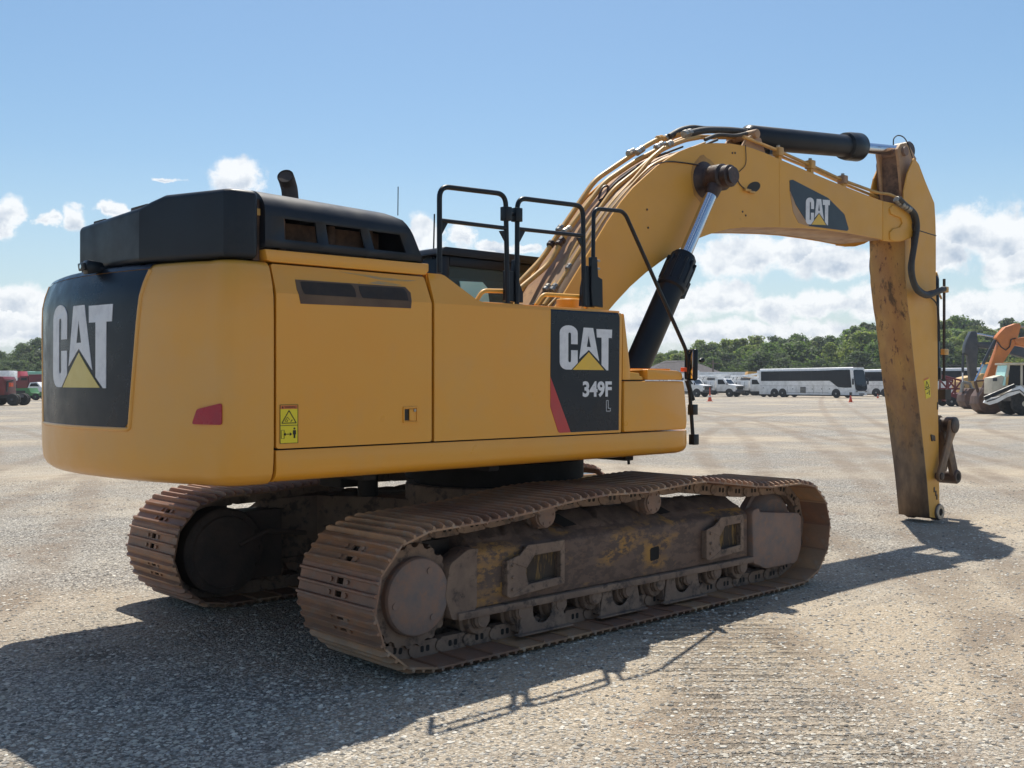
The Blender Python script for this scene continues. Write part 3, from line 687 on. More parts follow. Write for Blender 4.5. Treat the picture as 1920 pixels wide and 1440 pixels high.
# raised bead round the panel
def onback(y, z, off=0.): return (arcx(y)+cwz(z)-off, y, z)
pts = [onback(-.72-.115*t, 1.60+.97*t, -.004) for t in [i/12 for i in range(12, -1, -1)]] + [onback(-.70+1.40*i/30, 1.592, -.004) for i in range(31)] + [onback(.72+.115*t, 1.60+.97*t, -.004) for t in [i/12 for i in range(13)]]
MB().tube(pts, .016, 8).build('panel_bead', yellow_cw, cw, smooth=60)
ly0, ly1, lz0, lz1 = .335, -.565, 1.845, 2.40
logo(lambda s, t: onback(ly0+(ly1-ly0)*s, lz0+(lz1-lz0)*t, .010), lambda s, t: onback(ly0+(ly1-ly0)*s, lz0+(lz1-lz0)*t, .004), cw, logo_pale)
# red reflector at the corner
rp = rounded([(-1.225, 1.635), (-1.435, 1.635), (-1.435, 1.762), (-1.26, 1.725)], .018)
def corner(s, z, off):      # s runs along the plan from the rear; use the plan polyline
    for (x0, y0), (x1, y1) in zip(base, base[1:]):
        if (y0-s)*(y1-s) <= 0 and y1 != y0 and s > -1.489: t = (s-y0)/(y1-y0); return (x0+(x1-x0)*t-off, s-off*.8, z)
    return (-3.4, s-off, z)
def ref_pts(off): return [corner(a, b, off) for a, b in rp]
a_, b_ = ref_pts(.007), ref_pts(-.01); n = len(rp)
cent = corner(-1.34, 1.69, .012)
m = MB().add(a_+b_+[cent], [(i, (i+1) % n, 2*n) for i in range(n)]+[(i, i+n, (i+1) % n+n, (i+1) % n) for i in range(n)])
m.build('reflector', redrefl, cw, smooth=40)
# rear camera on top of the counterweight
m = MB(); m.pxz([(-3.80, 2.615), (-3.785, 2.572), (-3.70, 2.585), (-3.67, 2.61), (-3.69, 2.65), (-3.785, 2.662)], -.255, -.335)
m.obox((-3.808, -.295, 2.617), (.010, 0, .002), (0, .048, 0), (-.004, 0, .025)); m.box(-3.71, -3.62, -.34, -.25, 2.60, 2.62)
cm = m.build('rear_camera', black, X, bevel=.008)
MB().cyl((-3.816, -.30, 2.617), (-3.822, -.30, 2.617), .014, 14).build('lens', mirrorm, cm)

# ---- side panels
KZ = 2.42
def yside(z, y0=YS): return y0+(max(0, z-KZ)/.26)*.10
def sidepanel(name, poly, mat, th=.03, bev=.008, y0=YS, parent=X):
    # insert a row of vertices at the crease so that the panel leans in above it
    m = MB()
    lo = clip(poly, KZ, False); hi = clip(poly, KZ, True)
    for q in (lo, hi):
        if len(q) > 2: m.prism(q, lambda a, b: (a, yside(b, y0), b), lambda a, b: (a, yside(b, y0)+th, b))
    # drop the internal walls at the crease
    bmx = m
    return m.build(name, mat, parent, smooth=12)
def clip(poly, z, above):
    out = []
    for i in range(len(poly)):
        a, b = poly[i], poly[(i+1) % len(poly)]
        ia = (a[1] >= z) if above else (a[1] <= z); ib = (b[1] >= z) if above else (b[1] <= z)
        if ia: out.append(a)
        if ia != ib and abs(a[1]-b[1]) > 1e-9: t = (z-a[1])/(b[1]-a[1]); out.append((a[0]+(b[0]-a[0])*t, z))
    r = []
    for p in out:
        if not r or (abs(p[0]-r[-1][0])+abs(p[1]-r[-1][1])) > 1e-6: r.append(p)
    return r
ZB = 1.484
door = sidepanel('engine_door', rounded([(-3.112, ZB), (-1.922, ZB), (-1.922, 2.42), (-1.935, 2.60), (-3.112, 2.60)], .02), yellow)
# vent in the door: a dark mesh in a shallow rebate that crosses the crease
vy = lambda z, o: yside(z)-o
vp = [(-2.962, 2.512), (-2.12, 2.518), (-2.085, 2.48), (-2.10, 2.375), (-2.945, 2.363), (-2.965, 2.45)]
m = MB()
for q in (clip(vp, KZ, False), clip(vp, KZ, True)): m.prism(q, lambda a, b: (a, vy(b, .003), b), lambda a, b: (a, vy(b, -.02), b))
vent = m.build('vent_mesh', grille_m, door, smooth=0)
m = MB()
for a, b in ((-2.93, -2.555), (-2.50, -2.14)):
    q = rounded([(a, 2.502), (b, 2.507), (b+.02, 2.48), (b+.02, 2.425), (a+.012, 2.422), (a, 2.46)], .01)
    m.prism(q, lambda s, t: (s, vy(t, .0055), t), lambda s, t: (s, vy(t, .0), t))
m.build('vent_opening', M('vent_dark_mesh', (.018, .014, .013), .7, col2=(.035, .025, .02), scale=20, bump=1., bscale=220), vent, smooth=0)
# scuffs over the vent, as on the photographed door
m = MB()
sc = [(-2.62, 2.585), (-2.45, 2.582), (-2.3, 2.572), (-2.1, 2.566), (-2.0, 2.570), (-2.1, 2.556), (-2.28, 2.552), (-2.42, 2.566)]
for q in (sc, [(-2.42, 2.523), (-2.33, 2.545), (-2.22, 2.540), (-2.14, 2.528), (-2.2, 2.522)]): m.prism(q, lambda a, b: (a, vy(b, .0012), b), lambda a, b: (a, vy(b, -.004), b))
m.build('paint_scuff', M('scuffed_paint', (.30, .25, .18), .6, col2=(.50, .29, .08), scale=30, lo=.4, hi=.55, stretch=(.2, 1, 1)), door, smooth=0)
# latch handle
hx0, hx1, hz0, hz1 = -2.165, -2.045, 1.615, 1.722
m = MB(); y = YS
for a, b, c, d in ((hx0, hx1, hz0, hz0+.010), (hx0, hx1, hz1-.010, hz1), (hx0, hx0+.010, hz0+.010, hz1-.010), (hx1-.010, hx1, hz0+.010, hz1-.010)): m.box(a, b, y-.009, y+.01, c, d)
m.box(hx0+.055, hx1-.012, y-.004, y+.01, hz0+.012, hz1-.012); m.box(hx0+.048, hx0+.074, y-.013, y-.002, hz0+.018, hz1-.018)
hd = m.build('door_handle', yellow, door, bevel=.002, seg=1)
MB().box(hx0+.012, hx0+.05, y-.002, y+.01, hz0+.016, hz1-.016).build('handle_recess', ink, hd, smooth=0)
MB().cyl((hx1-.026, y-.004, hz1-.025), (hx1-.026, y-.012, hz1-.025), .010, 14).build('key_lock', steel, hd)
# warning label
wx0, wx1, wz0, wz1 = -3.088, -2.965, 1.515, 1.748
def flat(y0, o=0.): return lambda a, b: (a, y0-o, b)
m = MB().pxz(rounded([(wx0, wz0), (wx1, wz0), (wx1, wz1), (wx0, wz1)], .004), YS-.002, YS+.001); wl = m.build('warning_label', warny, door, smooth=0)
W2 = wx1-wx0
MB().box(wx0+.003, wx1-.003, YS-.003, YS, wz1-.026, wz1-.003).build('label_header', warno, wl, smooth=0)
m = MB(); y0, y1 = YS-.0045, YS-.001
def bar(m, a, b, w, y0=y0, y1=y1):
    a = Vector(a); b = Vector(b); d = (b-a).normalized(); nn = Vector((-d.y, d.x))*w/2
    m.pxz([tuple(a+nn), tuple(b+nn), tuple(b-nn), tuple(a-nn)], y0, y1)
def tri(m, p, w):
    for i in range(3): bar(m, p[i], p[(i+1) % 3], w)
cx = (wx0+wx1)/2
tri(m, [(wx0+.012, wz0+.122), (wx1-.012, wz0+.122), (cx, wz1-.035)], .0045)
bar(m, (wx0, wz0+.108), (wx1, wz0+.108), .003)
for a, b in (((wx0, wz0), (wx1, wz0)), ((wx1, wz0), (wx1, wz1)), ((wx1, wz1), (wx0, wz1)), ((wx0, wz1), (wx0, wz0))): bar(m, a, b, .002)
bar(m, (cx-.03, wz0+.055), (cx+.012, wz0+.055), .004)
for sgx, xx in ((-1, cx-.032), (1, cx+.014)): m.pxz([(xx+sgx*.006, wz0+.055), (xx-sgx*.008, wz0+.065), (xx-sgx*.008, wz0+.045)], y0, y1)
for a, b in (((wx0+.008, wz0+.03), (wx0+.028, wz0+.03)), ((wx0+.028, wz0+.03), (wx0+.028, wz0+.08)), ((wx0+.028, wz0+.08), (wx0+.008, wz0+.08)), ((wx0+.008, wz0+.08), (wx0+.008, wz0+.03))): bar(m, a, b, .0018)
px = wx1-.024; bar(m, (px, wz0+.048), (px, wz0+.078), .012); m.cyl((px, y0, wz0+.088), (px, y1, wz0+.088), .006, 10)
for s_ in (-1, 1): bar(m, (px+s_*.003, wz0+.03), (px+s_*.003, wz0+.05), .0045); bar(m, (px+s_*.009, wz0+.052), (px+s_*.008, wz0+.078), .0035)
q = [(cx-.018+.010*math.cos(t), wz0+.137+.006*math.sin(t)) for t in [2*PI*k/8 for k in range(8)]]
for i in range(8): bar(m, q[i], q[(i+1) % 8], .002)
bar(m, (cx-.022, wz0+.146), (cx-.012, wz0+.158), .002); bar(m, (cx-.012, wz0+.158), (cx+.004, wz0+.142), .002); bar(m, (cx+.012, wz0+.130), (cx+.022, wz0+.142), .004)
m.build('label_symbols', ink, wl, smooth=0)
textmesh('WARNING', 'label_text', ink, wl, lambda s, t, d: Vector((wx0+.030+s*(W2-.042), YS-.0035-.001*d, wz1-.022+t*.014)))
m = MB(); m.pxz([(wx0+.010, wz1-.022), (wx0+.024, wz1-.022), (wx0+.017, wz1-.008)], YS-.0045, YS-.001); m.build('label_mark', ink, wl, smooth=0)

# long side panel with the hump
side = sidepanel('side_panel', [(-1.898, ZB), (.012, ZB), (.030, 2.405), (.018, 2.437), (-.78, 2.447), (-1.43, 2.447), (-1.50, 2.463), (-1.745, 2.622), (-1.775, 2.630), (-1.892, 2.630), (-1.898, 2.42)], yellow)
# its folded top
m = MB(); m.prism([(-1.43, -1.0), (.018, -1.0), (.018, 0), (-1.43, 0)], lambda a, b: (a, -.75 if b < 0 else yside(2.445)+.01, 2.44), lambda a, b: (a, -.75 if b < 0 else yside(2.445)+.01, 2.455))
m.build('deck_plate', yellow, X, bevel=.004)
MB().pxz([(-1.90, 2.35), (-1.45, 2.35), (-1.50, 2.463), (-1.745, 2.618), (-1.90, 2.62)], -1.40, -1.36).build('hump_back', yellow, side, smooth=0)
# black decal with the red wedge
def D(u, v): return S(u, v, YS)
dx0, dx1 = -.781, -.020
dp = [(dx0, 2.432), (dx1, 2.437), (-.005, 2.40), (-.016, 1.503), (-.565, 1.503), (-.787, 1.93)]
m = MB()
for q in (clip(dp, KZ, False), clip(dp, KZ, True)): m.prism(q, lambda a, b: (a, yside(b)-.0025, b), lambda a, b: (a, yside(b)+.004, b))
dc = m.build('model_decal', decal, side, smooth=0)
m = MB(); m.pxz([(-.787, 1.925), (-.568, 1.503), (-.69, 1.503), (-.705, 1.515), (-.787, 1.70)], YS-.0028, YS+.004); m.build('red_wedge', redv, dc, smooth=0)
lx0, lx1, lz0, lz1 = -.690, -.098, 1.978, 2.318
logo(lambda s, t: (lx0+(lx1-lx0)*s, YS-.0045, lz0+(lz1-lz0)*t), lambda s, t: (lx0+(lx1-lx0)*s, YS-.001, lz0+(lz1-lz0)*t), dc, logo_y)
textmesh('349F', 'model_number', white, dc, lambda s, t, d: Vector((-.437+s*.335, YS-.004-.001*d, 1.768+t*.125)), bold=.035)
m = MB(); lx = -.165; lz = 1.657; Lp = [(0, 0), (.048, 0), (.048, .022), (.022, .022), (.022, .085), (0, .085)]
for i in range(6):
    a, b = Lp[i], Lp[(i+1) % 6]; bar(m, (lx+a[0], lz+a[1]), (lx+b[0], lz+b[1]), .0035)
m.build('model_suffix', white, dc, smooth=0)
# front edge of the panel: a wedge that widens downwards
m = MB(); m.pxz(rounded([(.038, 1.905), (.128, 1.905), (.128, 2.0), (.055, 2.425), (.040, 2.437)], .008), YS+.004, -.80); m.build('panel_front', yellow, X, bevel=.010)
# dark core behind the seams
m = MB(); m.box(-3.16, .03, YS+.034, -.76, 1.36, 2.415); m.box(-3.12, -1.90, -1.38, 1.38, 1.36, 2.60); m.box(-1.9, .03, .76, 1.46, 1.36, 2.42); m.box(-1.9, .0, -.76, .76, 1.36, 1.9)
m.build('body_core', dark, X, smooth=0)
# left-hand panels
m = MB(); m.box(-3.11, -.3, 1.462, 1.49, ZB, 2.55); m.build('side_panel', yellow, X, bevel=.006)
# sill along the bottom
m = MB(); xs_ = [-3.115, .60, .80, .88, .925, .94]; sec = [(1.474, 0), (1.462, -.004), (1.36, -.006), (1.315, .004), (1.29, .03), (1.280, .07)]
for x, pull in zip(xs_, (0, 0, .004, .02, .055, .11)):
    zz = .0 if x < .85 else (x-.85)*.3
    m.v += [(x, YS+d+pull, z+(zz if z < 1.34 else 0)) for z, d in sec]+[(x, YS+.5, 1.280+zz), (x, YS+.5, 1.474)]
k = 8
m.f = [(i*k+j, (i+1)*k+j, (i+1)*k+(j+1) % k, i*k+(j+1) % k) for i in range(len(xs_)-1) for j in range(k)]+[tuple(range(k-1, -1, -1)), tuple(range((len(xs_)-1)*k, len(xs_)*k))]
m.build('side_sill', yellow, X, smooth=40)
m = MB(); m.box(-3.11, 1.0, 1.0, 1.49, 1.285, 1.47); m.build('side_sill', yellow, X, bevel=.02)
# tool box with its lid
m = MB(); m.pxz(rounded([(.052, ZB), (.86, ZB), (.872, 1.56), (.835, 1.86), (.82, 1.895), (.052, 1.895)], .02), YS, -.72); tb = m.build('tool_box', yellow, X, bevel=.016)
m = MB(); m.pxz(rounded([(.35, 1.905), (.80, 1.905), (.815, 1.93), (.80, 1.965), (.74, 1.982), (.35, 1.992)], .012), YS+.004, -.71); m.pxz([(.13, 1.97), (.35, 1.978), (.35, 1.992), (.13, 1.985)], YS+.05, -.71)
m.build('box_lid', yellow, tb, bevel=.008)
MB().pxz([(.13, 1.905), (.31, 1.905), (.30, 1.93), (.27, 1.935), (.26, 1.96), (.13, 1.968)], YS+.02, -.75).build('lid_bracket', orange_y, tb, bevel=.003, seg=1)
m = MB()
for k in range(24): m.box(.14+k*.026, .153+k*.026, YS+.09, -.80, 1.987, 1.999)
m.build('anti_slip_tread', yellow, tb, smooth=0)

# ---- engine hood
m = MB()          # yellow ledge below it
m.pxz([(-3.112, 2.612), (-1.93, 2.612), (-1.90, 2.640), (-1.90, 2.690), (-3.155, 2.685), (-3.14, 2.62)], -1.432, -1.20); m.build('ledge', yellow, X, bevel=.006)
XF = lambda z: -1.945 if z < 2.70 else (-1.945-.14*((z-2.70)/.30)**1.2 if z < 3.0 else -2.085-.14*((z-3.0)/.06))
secs = [(-1.425, 2.70), (-1.425, 2.755), (-1.425, 2.885), (-1.425, 2.905)]
secs += [(-1.425+.20*(1-math.cos(math.radians(a))), 2.905+.155*math.sin(math.radians(a))) for a in range(12, 91, 13)]+[(-.9, 3.075), (0, 3.082), (.9, 3.075), (1.40, 3.03), (1.42, 2.7)]
HX0 = -3.150
def tx(u, v): x, z = S(u, v, -1.425); return (x-HX0)/(XF(z)-HX0)
w = [tx(533, 430), tx(594, 430), tx(614, 440), tx(680, 440), tx(698, 450), tx(757, 455)]
ts = [0, .02]+w+[.96, 1.]; m = MB()
for y, z in secs:
    m.v += [(HX0+(XF(min(z, 3.06))-HX0)*t, y, z-(.028*t if z > 2.95 else .028*t*(z-2.70)/.25)) for t in ts]
k = len(ts)
for j in range(len(secs)-1):
    for i in range(k-1):
        if j == 1 and i in (2, 4, 6): continue
        m.f.append((j*k+i, j*k+i+1, (j+1)*k+i+1, (j+1)*k+i))
m.f.append(tuple(j*k+k-1 for j in range(len(secs)))); m.f.append(tuple(j*k for j in range(len(secs)))[::-1])
hd_ = m.build('engine_hood', black_hood, X, smooth=50)
sm = hd_.modifiers.new('thickness', 'SOLIDIFY'); sm.thickness = .018; sm.offset = -1
# what shows through its three openings
m = MB(); m.box(-3.10, -2.12, -1.16, -1.0, 2.62, 2.90)
for x in (-2.92, -2.55, -2.25): m.cyl((x, -1.22, 2.62), (x, -1.22, 2.90), .03, 10)
m.build('engine_cover', brown, X, bevel=.004, seg=1)
m = MB(); m.box(-3.03, -3.0, -1.40, -1.30, 2.74, 2.90); m.build('hood_bracket', brown, X)
# rear hood, in two heights, following the counterweight's back
m = MB()
pl = [(-3.19, -1.425), (-3.355, -1.41), (-3.395, -1.37), (-3.556, -.91), (-3.595, -.80), (-3.623, -.72), (-3.652, -.28), (-3.677, .10), (-3.62, .155), (-3.19, .18), (-3.19, -.72), (-3.19, -.80), (-3.19, -.91)]
def ztop(x, y): return 3.03 if y < -.9 else (3.0 if y < -.75 else 2.972-.05*min(1, (y+.72)/.9))
m.v = [(x, y, 2.622) for x, y in pl]+[(x, y, ztop(x, y)) for x, y in pl]; n = len(pl)
m.f = [tuple(range(n-1, -1, -1)), tuple(range(n, 2*n))]+[(i, (i+1) % n, (i+1) % n+n, i+n) for i in range(n)]
bmr = MB(); NB = len(pl); m.f = [tuple(range(n-1, -1, -1))]+[(i, (i+1) % n, (i+1) % n+n, i+n) for i in range(n)]+[(n, n+1, n+2, n+3, n+12), (n+3, n+4, n+11, n+12), (n+4, n+5, n+10, n+11), (n+5, n+6, n+7, n+8, n+9, n+10)]
m.build('rear_hood', black_hood, X, bevel=.035, seg=8, smooth=13.5)
m = MB(); m.box(-3.59, -3.25, -.76, -.52, 2.955, 2.99); m.box(-3.62, -3.30, -.18, .0, 2.915, 2.958); m.build('hood_cap', pipe_m, X, bevel=.008)
m = MB(); m.box(-3.35, -1.95, .25, 1.38, 2.55, 2.66); m.build('radiator_hood', black_hood, X, bevel=.04, seg=3)
m = MB(); m.box(-3.196, -3.152, -1.36, .10, 2.62, 2.99); m.build('hood_gap', brown, X, smooth=0)
MB().box(-3.185, -3.16, -1.385, -1.36, 2.89, 2.93).build('hood_latch', tubey, X)
# exhaust and aerial
ex_ = Vector(S(541, 365, -.75)); ex_ = Vector((ex_.x, -.75, ex_.y))
top = S(531, 325, -.75)
dzz = top[1]-ex_.z
m = MB(); m.tube(smoothpath([(ex_.x+.03, -.75, 2.9), (ex_.x+.012, -.75, ex_.z), (ex_.x-.012, -.76, ex_.z+dzz*.55), (ex_.x-.055, -.80, ex_.z+dzz*.80)], 8), .056, 24, caps=False)
m.lathe((ex_.x-.050, -.795, ex_.z+dzz*.77), (-.043, -.045, .04), [(0, .050), (.004, .050)], 20)
m.build('exhaust_pipe', pipe_m, X)
ax_ = S(746, 380, -.4); MB().tube([(ax_[0], -.4, ax_[1]-.1), S(746.5, 350, -.4)[:1]+(-.4,)+S(746.5, 350, -.4)[1:]], .004, 6).build('aerial', black, X)

# ---- cab on the far side
cy0, cy1 = .55, 1.44
rz = S(860, 466, cy0)[1]; cx0 = S(829, 500, cy0)[0]; cx1 = cx0+1.95
z0 = 1.75
m = MB(); T = .09
def post(xa, xb, ya, yb, za, zb): m.box(xa, xb, ya, yb, za, zb)
for x in (cx0, cx1-T):
    for y in (cy0, cy1-T): post(x, x+T, y, y+T, z0, rz-.08)
post(cx0, cx1, cy0, cy1, z0-.35, z0+.25); post(cx0+T, cx1-T, cy0, cy0+.05, rz-.17, rz-.08); post(cx0+T, cx1-T, cy1-.05, cy1, rz-.17, rz-.08)
post(cx0, cx0+.05, cy0+T, cy1-T, z0+.25, rz-.10); post(cx0+.85, cx0+.93, cy0+.01, cy0+.06, z0+.25, rz-.17)
cab = m.build('cab', black, X, bevel=.01)
MB().pxz(rounded([(cx0-.05, rz-.075), (cx1+.03, rz-.085), (cx1+.03, rz-.03), (cx1-.05, rz), (cx0, rz)], .03), cy0-.03, cy1+.03).build('cab_roof', black_hood, cab, bevel=.015)
for y in (cy0+.02, cy1-.03): MB().box(cx0+T, cx1-T, y, y+.008, z0+.25, rz-.17).build('window', glass, cab, smooth=0)
tl = [S(u, v, cy0-.004) for u, v in ((862, 527), (905, 529), (914, 540), (921, 590), (872, 590))]
m = MB().pxz(tl, cy0+.006, cy0-.004); m.build('tinted_pane', tealglass, cab, smooth=0)
m = MB(); m.box(cx0+.45, cx0+.95, .75, 1.2, z0+.1, z0+.5); m.box(cx0+.42, cx0+.55, .78, 1.18, z0+.5, z0+.98); m.build('operator_seat', hose, cab, bevel=.04, seg=3)
m = MB(); b0 = S(813, 470, .8); m.box(b0[0]-.08, b0[0]+.06, .72, .86, b0[1]-.45, b0[1]); m.tube([(b0[0], .8, b0[1]), (b0[0]+.01, .8, b0[1]+.35)], .008, 8); m.build('work_light', black, cab, bevel=.006)

# ---- handrails
def P3(u, v, y): x, z = S(u, v, y); return Vector((x, y, z))
RY = -1.45
def railpath(L_): return [P3(u, v, RY) for u, v in L_]
r1 = MB(); r1.tube(fillet(railpath([(824, 512), (824, 349), (948, 364), (952, 575)]), .085, 7), .0185, 14)
r1.tube(railpath([(826, 413), (949, 428)]), .015, 12)
for (u, v, sx_) in ((828, 417, 1), (947, 432, -1)): a, b, c = P3(u, v, RY), P3(u+sx_*11, v+1, RY), P3(u, v+22, RY); r1.prism([(0, 0), (1, 0), (0, 1)], lambda s, t: a+(b-a)*s+(c-a)*t+Vector((0, -.006, 0)), lambda s, t: a+(b-a)*s+(c-a)*t+Vector((0, .006, 0)))
r1.build('handrail', black, X, smooth=40)
r2 = MB(); r2.tube(fillet(railpath([(969, 570), (970, 371), (1093, 386), (1095, 575)]), .085, 7), .0185, 14); r2.tube(railpath([(971, 429), (1093, 442)]), .015, 12)
for (u, v, sx_) in ((973, 433, 1), (1092, 445, -1)): a, b, c = P3(u, v, RY), P3(u+sx_*11, v+1, RY), P3(u, v+22, RY); r2.prism([(0, 0), (1, 0), (0, 1)], lambda s, t: a+(b-a)*s+(c-a)*t+Vector((0, -.006, 0)), lambda s, t: a+(b-a)*s+(c-a)*t+Vector((0, .006, 0)))
r2.build('handrail', black, X, smooth=40)
m = MB()
for u, v in ((949, 401), (969, 403)): c = P3(u, v, RY); m.box(c.x-.032, c.x+.032, RY-.03, RY+.03, c.z-.05, c.z+.05)
c = P3(959, 402, RY); m.tube([c-Vector((.06, 0, 0)), c+Vector((.06, 0, 0))], .014, 10)
m.build('gate_latch', black, X, bevel=.006)
# flat uprights at the rail feet
def plate(L_, y, th=.02): return MB().prism([S(u, v, y) for u, v in L_], lambda a, b: (a, y-th, b), lambda a, b: (a, y+th, b)).build('rail_bracket', black, X, bevel=.004, seg=1)
plate([(962, 487), (972, 487), (971, 530), (978, 549), (978, 568), (958, 566), (958, 520)], RY+.03)
plate([(946, 507), (960, 509), (960, 566), (946, 564)], RY+.02)
plate([(1097, 498), (1104, 500), (1105, 550), (1112, 560), (1112, 577), (1088, 574), (1090, 540)], RY+.02)
r3 = MB(); r3.tube(fillet(railpath([(1112, 500), (1113, 391), (1170, 396), (1288, 660), (1300, 830)]), .07, 7), .0165, 14); r3.build('handrail', black, X, smooth=40)
plate([(1106, 482), (1117, 482), (1119, 519), (1127, 524), (1128, 577), (1108, 574), (1106, 540)], RY, .018)
for v in (489, 504): c = P3(1119, v, RY); MB().cyl(c, c+Vector((.03, 0, 0)), .010, 8).build('rail_bolt', steel, X)
# grab rails on the deck
for L_ in ([(892, 566), (905, 545), (957, 546), (962, 550), (952, 566)], [(1005, 572), (1018, 552), (1105, 557), (1109, 562), (1098, 577)]):
    MB().tube(fillet([P3(u, v, -1.40) for u, v in L_], .04, 6), .016, 12).build('grab_rail', yellow_boom, X, smooth=40)
# filler neck on the deck
fc = P3(1066, 575, -1.1); m = MB(); m.cyl((fc.x, -1.1, 2.44), (fc.x, -1.1, 2.56), .10, 24, .008); m.build('filler_cap', orange_y, X)
# mirror and its clamps
m = MB(); mc = P3(1296, 684, RY-.02)
m.obox(mc, (.020, -.011, 0), (.050, .091, 0), (.004, 0, .135)); mh = m.build('mirror', black, X, bevel=.02, seg=3)
MB().obox(mc+Vector((-.0205, .0113, 0)), (.002, -.0011, 0), (.041, .075, 0), (.004, 0, .12)).build('mirror_glass', mirrorm, mh, bevel=.012)
for v in (768, 824): c = P3(1299 if v < 800 else 1301, v, RY); MB().box(c.x-.035, c.x+.035, RY-.03, RY+.03, c.z-.045, c.z+.045).build('mirror_clamp', black, X, bevel=.005)
a = P3(1288, 712, RY); b = P3(1299, 750, RY); MB().tube([a, b], .022, 10).build('mirror_arm', black, X)
c = P3(1312, 676, RY-.02); m = MB(); m.lathe(c, (1, .2, .1), [(0, .010), (.02, .02), (.05, .024), (.055, .014)], 16); m.build('work_light', black, X)
c = P3(1282, 693, RY-.02); MB().box(c.x-.02, c.x+.02, c.y-.02, c.y+.02, c.z-.018, c.z+.018).build('side_marker', orangep2, X, bevel=.004)
# ---- boom
BH = .33; SH0, SH1 = .25, .215
def Bp(L_, off): return [B(u, v, off) for u, v in L_]
topL = [(1052, 560), (1092, 494), (1115, 456), (1139, 416), (1166, 377), (1188, 351), (1212, 329), (1232, 311), (1254, 296), (1274, 284), (1294, 276), (1318, 270), (1342, 268), (1368, 269), (1393, 273), (1414, 279), (1435, 287), (1472, 303), (1552, 337), (1610, 360), (1636, 370), (1658, 378), (1674, 381)]
botL = [(1674, 452), (1658, 450), (1625, 443), (1591, 437), (1550, 431), (1513, 428), (1460, 426), (1420, 426), (1396, 426), (1368, 429), (1343, 435), (1325, 441), (1307, 448), (1292, 456), (1277, 464), (1258, 477), (1238, 491), (1210, 512), (1182, 537), (1154, 567), (1143, 580)]
foot = [(.70, 2.25), (.42, 1.86), (.25, 1.75), (.06, 1.83), (.0, 2.02), (.10, 2.2)]
tp = Bp(topL, -BH); bt = Bp(botL, -BH)
# box section: quads between the top and bottom lines
m = MB(); m.pb(tp+bt+foot, -BH, -BH+.02); m.pb(tp+bt+foot, BH-.02, BH)
boom = m.build('boom', yellow_boom, X, smooth=0)
def skin(line, dz, name, mat, w=BH-.022):
    m = MB(); n = len(line); m.v = [tuple(BP(x, -w, z+dz)) for x, z in line]+[tuple(BP(x, w, z+dz)) for x, z in line]
    m.f = [(i, i+1, n+i+1, n+i) for i in range(n-1)]; o = m.build(name, mat, boom, smooth=40); s_ = o.modifiers.new('thickness', 'SOLIDIFY'); s_.thickness = .014; return o
skin(foot[::-1][:1]+tp, -.022, 'top_plate', topplate); skin(bt[1:]+foot[:2], .02, 'bottom_plate', topplate)
# nose bosses and reinforcement
for sg in (-1, 1):
    pj = B(1715, 425, -BH-.02)
    q = Bp([(1674, 384), (1692, 391), (1706, 402), (1718, 416), (1723, 425), (1720, 438), (1706, 446), (1690, 452), (1676, 453), (1669, 449), (1668, 436), (1674, 429), (1687, 426), (1692, 418), (1689, 408), (1679, 405), (1670, 401), (1668, 391)], -BH-.02)
    MB().pb(Bp([(1655, 377), (1674, 381), (1692, 389), (1708, 401), (1719, 416), (1723, 426), (1718, 440), (1704, 448), (1688, 453), (1672, 453), (1655, 451)], -BH), sg*(BH+.006), sg*(BH-.03)).build('nose_cheek', yellow_boom, boom, bevel=.004)
    m = MB(); m.pb(q, sg*(BH+.026), sg*(BH-.02)); m.build('nose_plate', yellow_boom, boom, bevel=.010, seg=3)
    m = MB(); a = BP(pj[0], sg*(BH+.02), pj[1]); m.lathe(a, BY*sg, [(0, .085), (.02, .083), (.028, .07), (.03, .05)], 28); m.build('pivot_pin', grease, boom)
    m = MB(); m.lathe(a+BY*sg*.03, BY*sg, [(0, .045), (.012, .042), (.014, .0)], 20); m.build('pin_cap', hub, boom)
pj = B(1715, 425, -BH)
m = MB(); m.cyl(BP(pj[0], -BH, pj[1]), BP(pj[0], BH, pj[1]), .07); m.build('pivot_shaft', grease, boom)
# weld seam
m = MB(); q0, q1 = B(1461, 301, -BH), B(1462, 425, -BH); m.tube([BP(q0[0], -BH-.001, q0[1]-.01), BP(q1[0], -BH-.001, q1[1]+.01)], .0016, 6); m.build('weld_seam', yellow_boom, boom)
# boom badge
bd = rounded(Bp([(1480, 338), (1486, 337), (1552, 371), (1583, 402), (1591, 430), (1588, 433), (1517, 424), (1492, 384), (1481, 358)], -BH), .015)
m = MB().pb(bd, -BH-.004, -BH+.002); bg_ = m.build('boom_badge', M('boom_badge_black', (.022, .035, .05), .4), boom, smooth=0)
m = MB().pb(Bp([(1480, 356), (1484, 364), (1493, 388), (1518, 425), (1497, 418), (1487, 398)], -BH), -BH-.003, -BH+.002); m.build('badge_edge', topplate, boom, smooth=0)
c00, c10, c01 = [Vector(B(u, v, -BH)) for u, v in ((1510, 421), (1555, 422.5), (1510.5, 370))]
def bmp(o): return lambda s, t: BP(*((lambda q: (q.x, -BH-o, q.y))(c00+(c10-c00)*s+(c01-c00)*t)))
logo(bmp(.006), bmp(.002), bg_, logo_y)
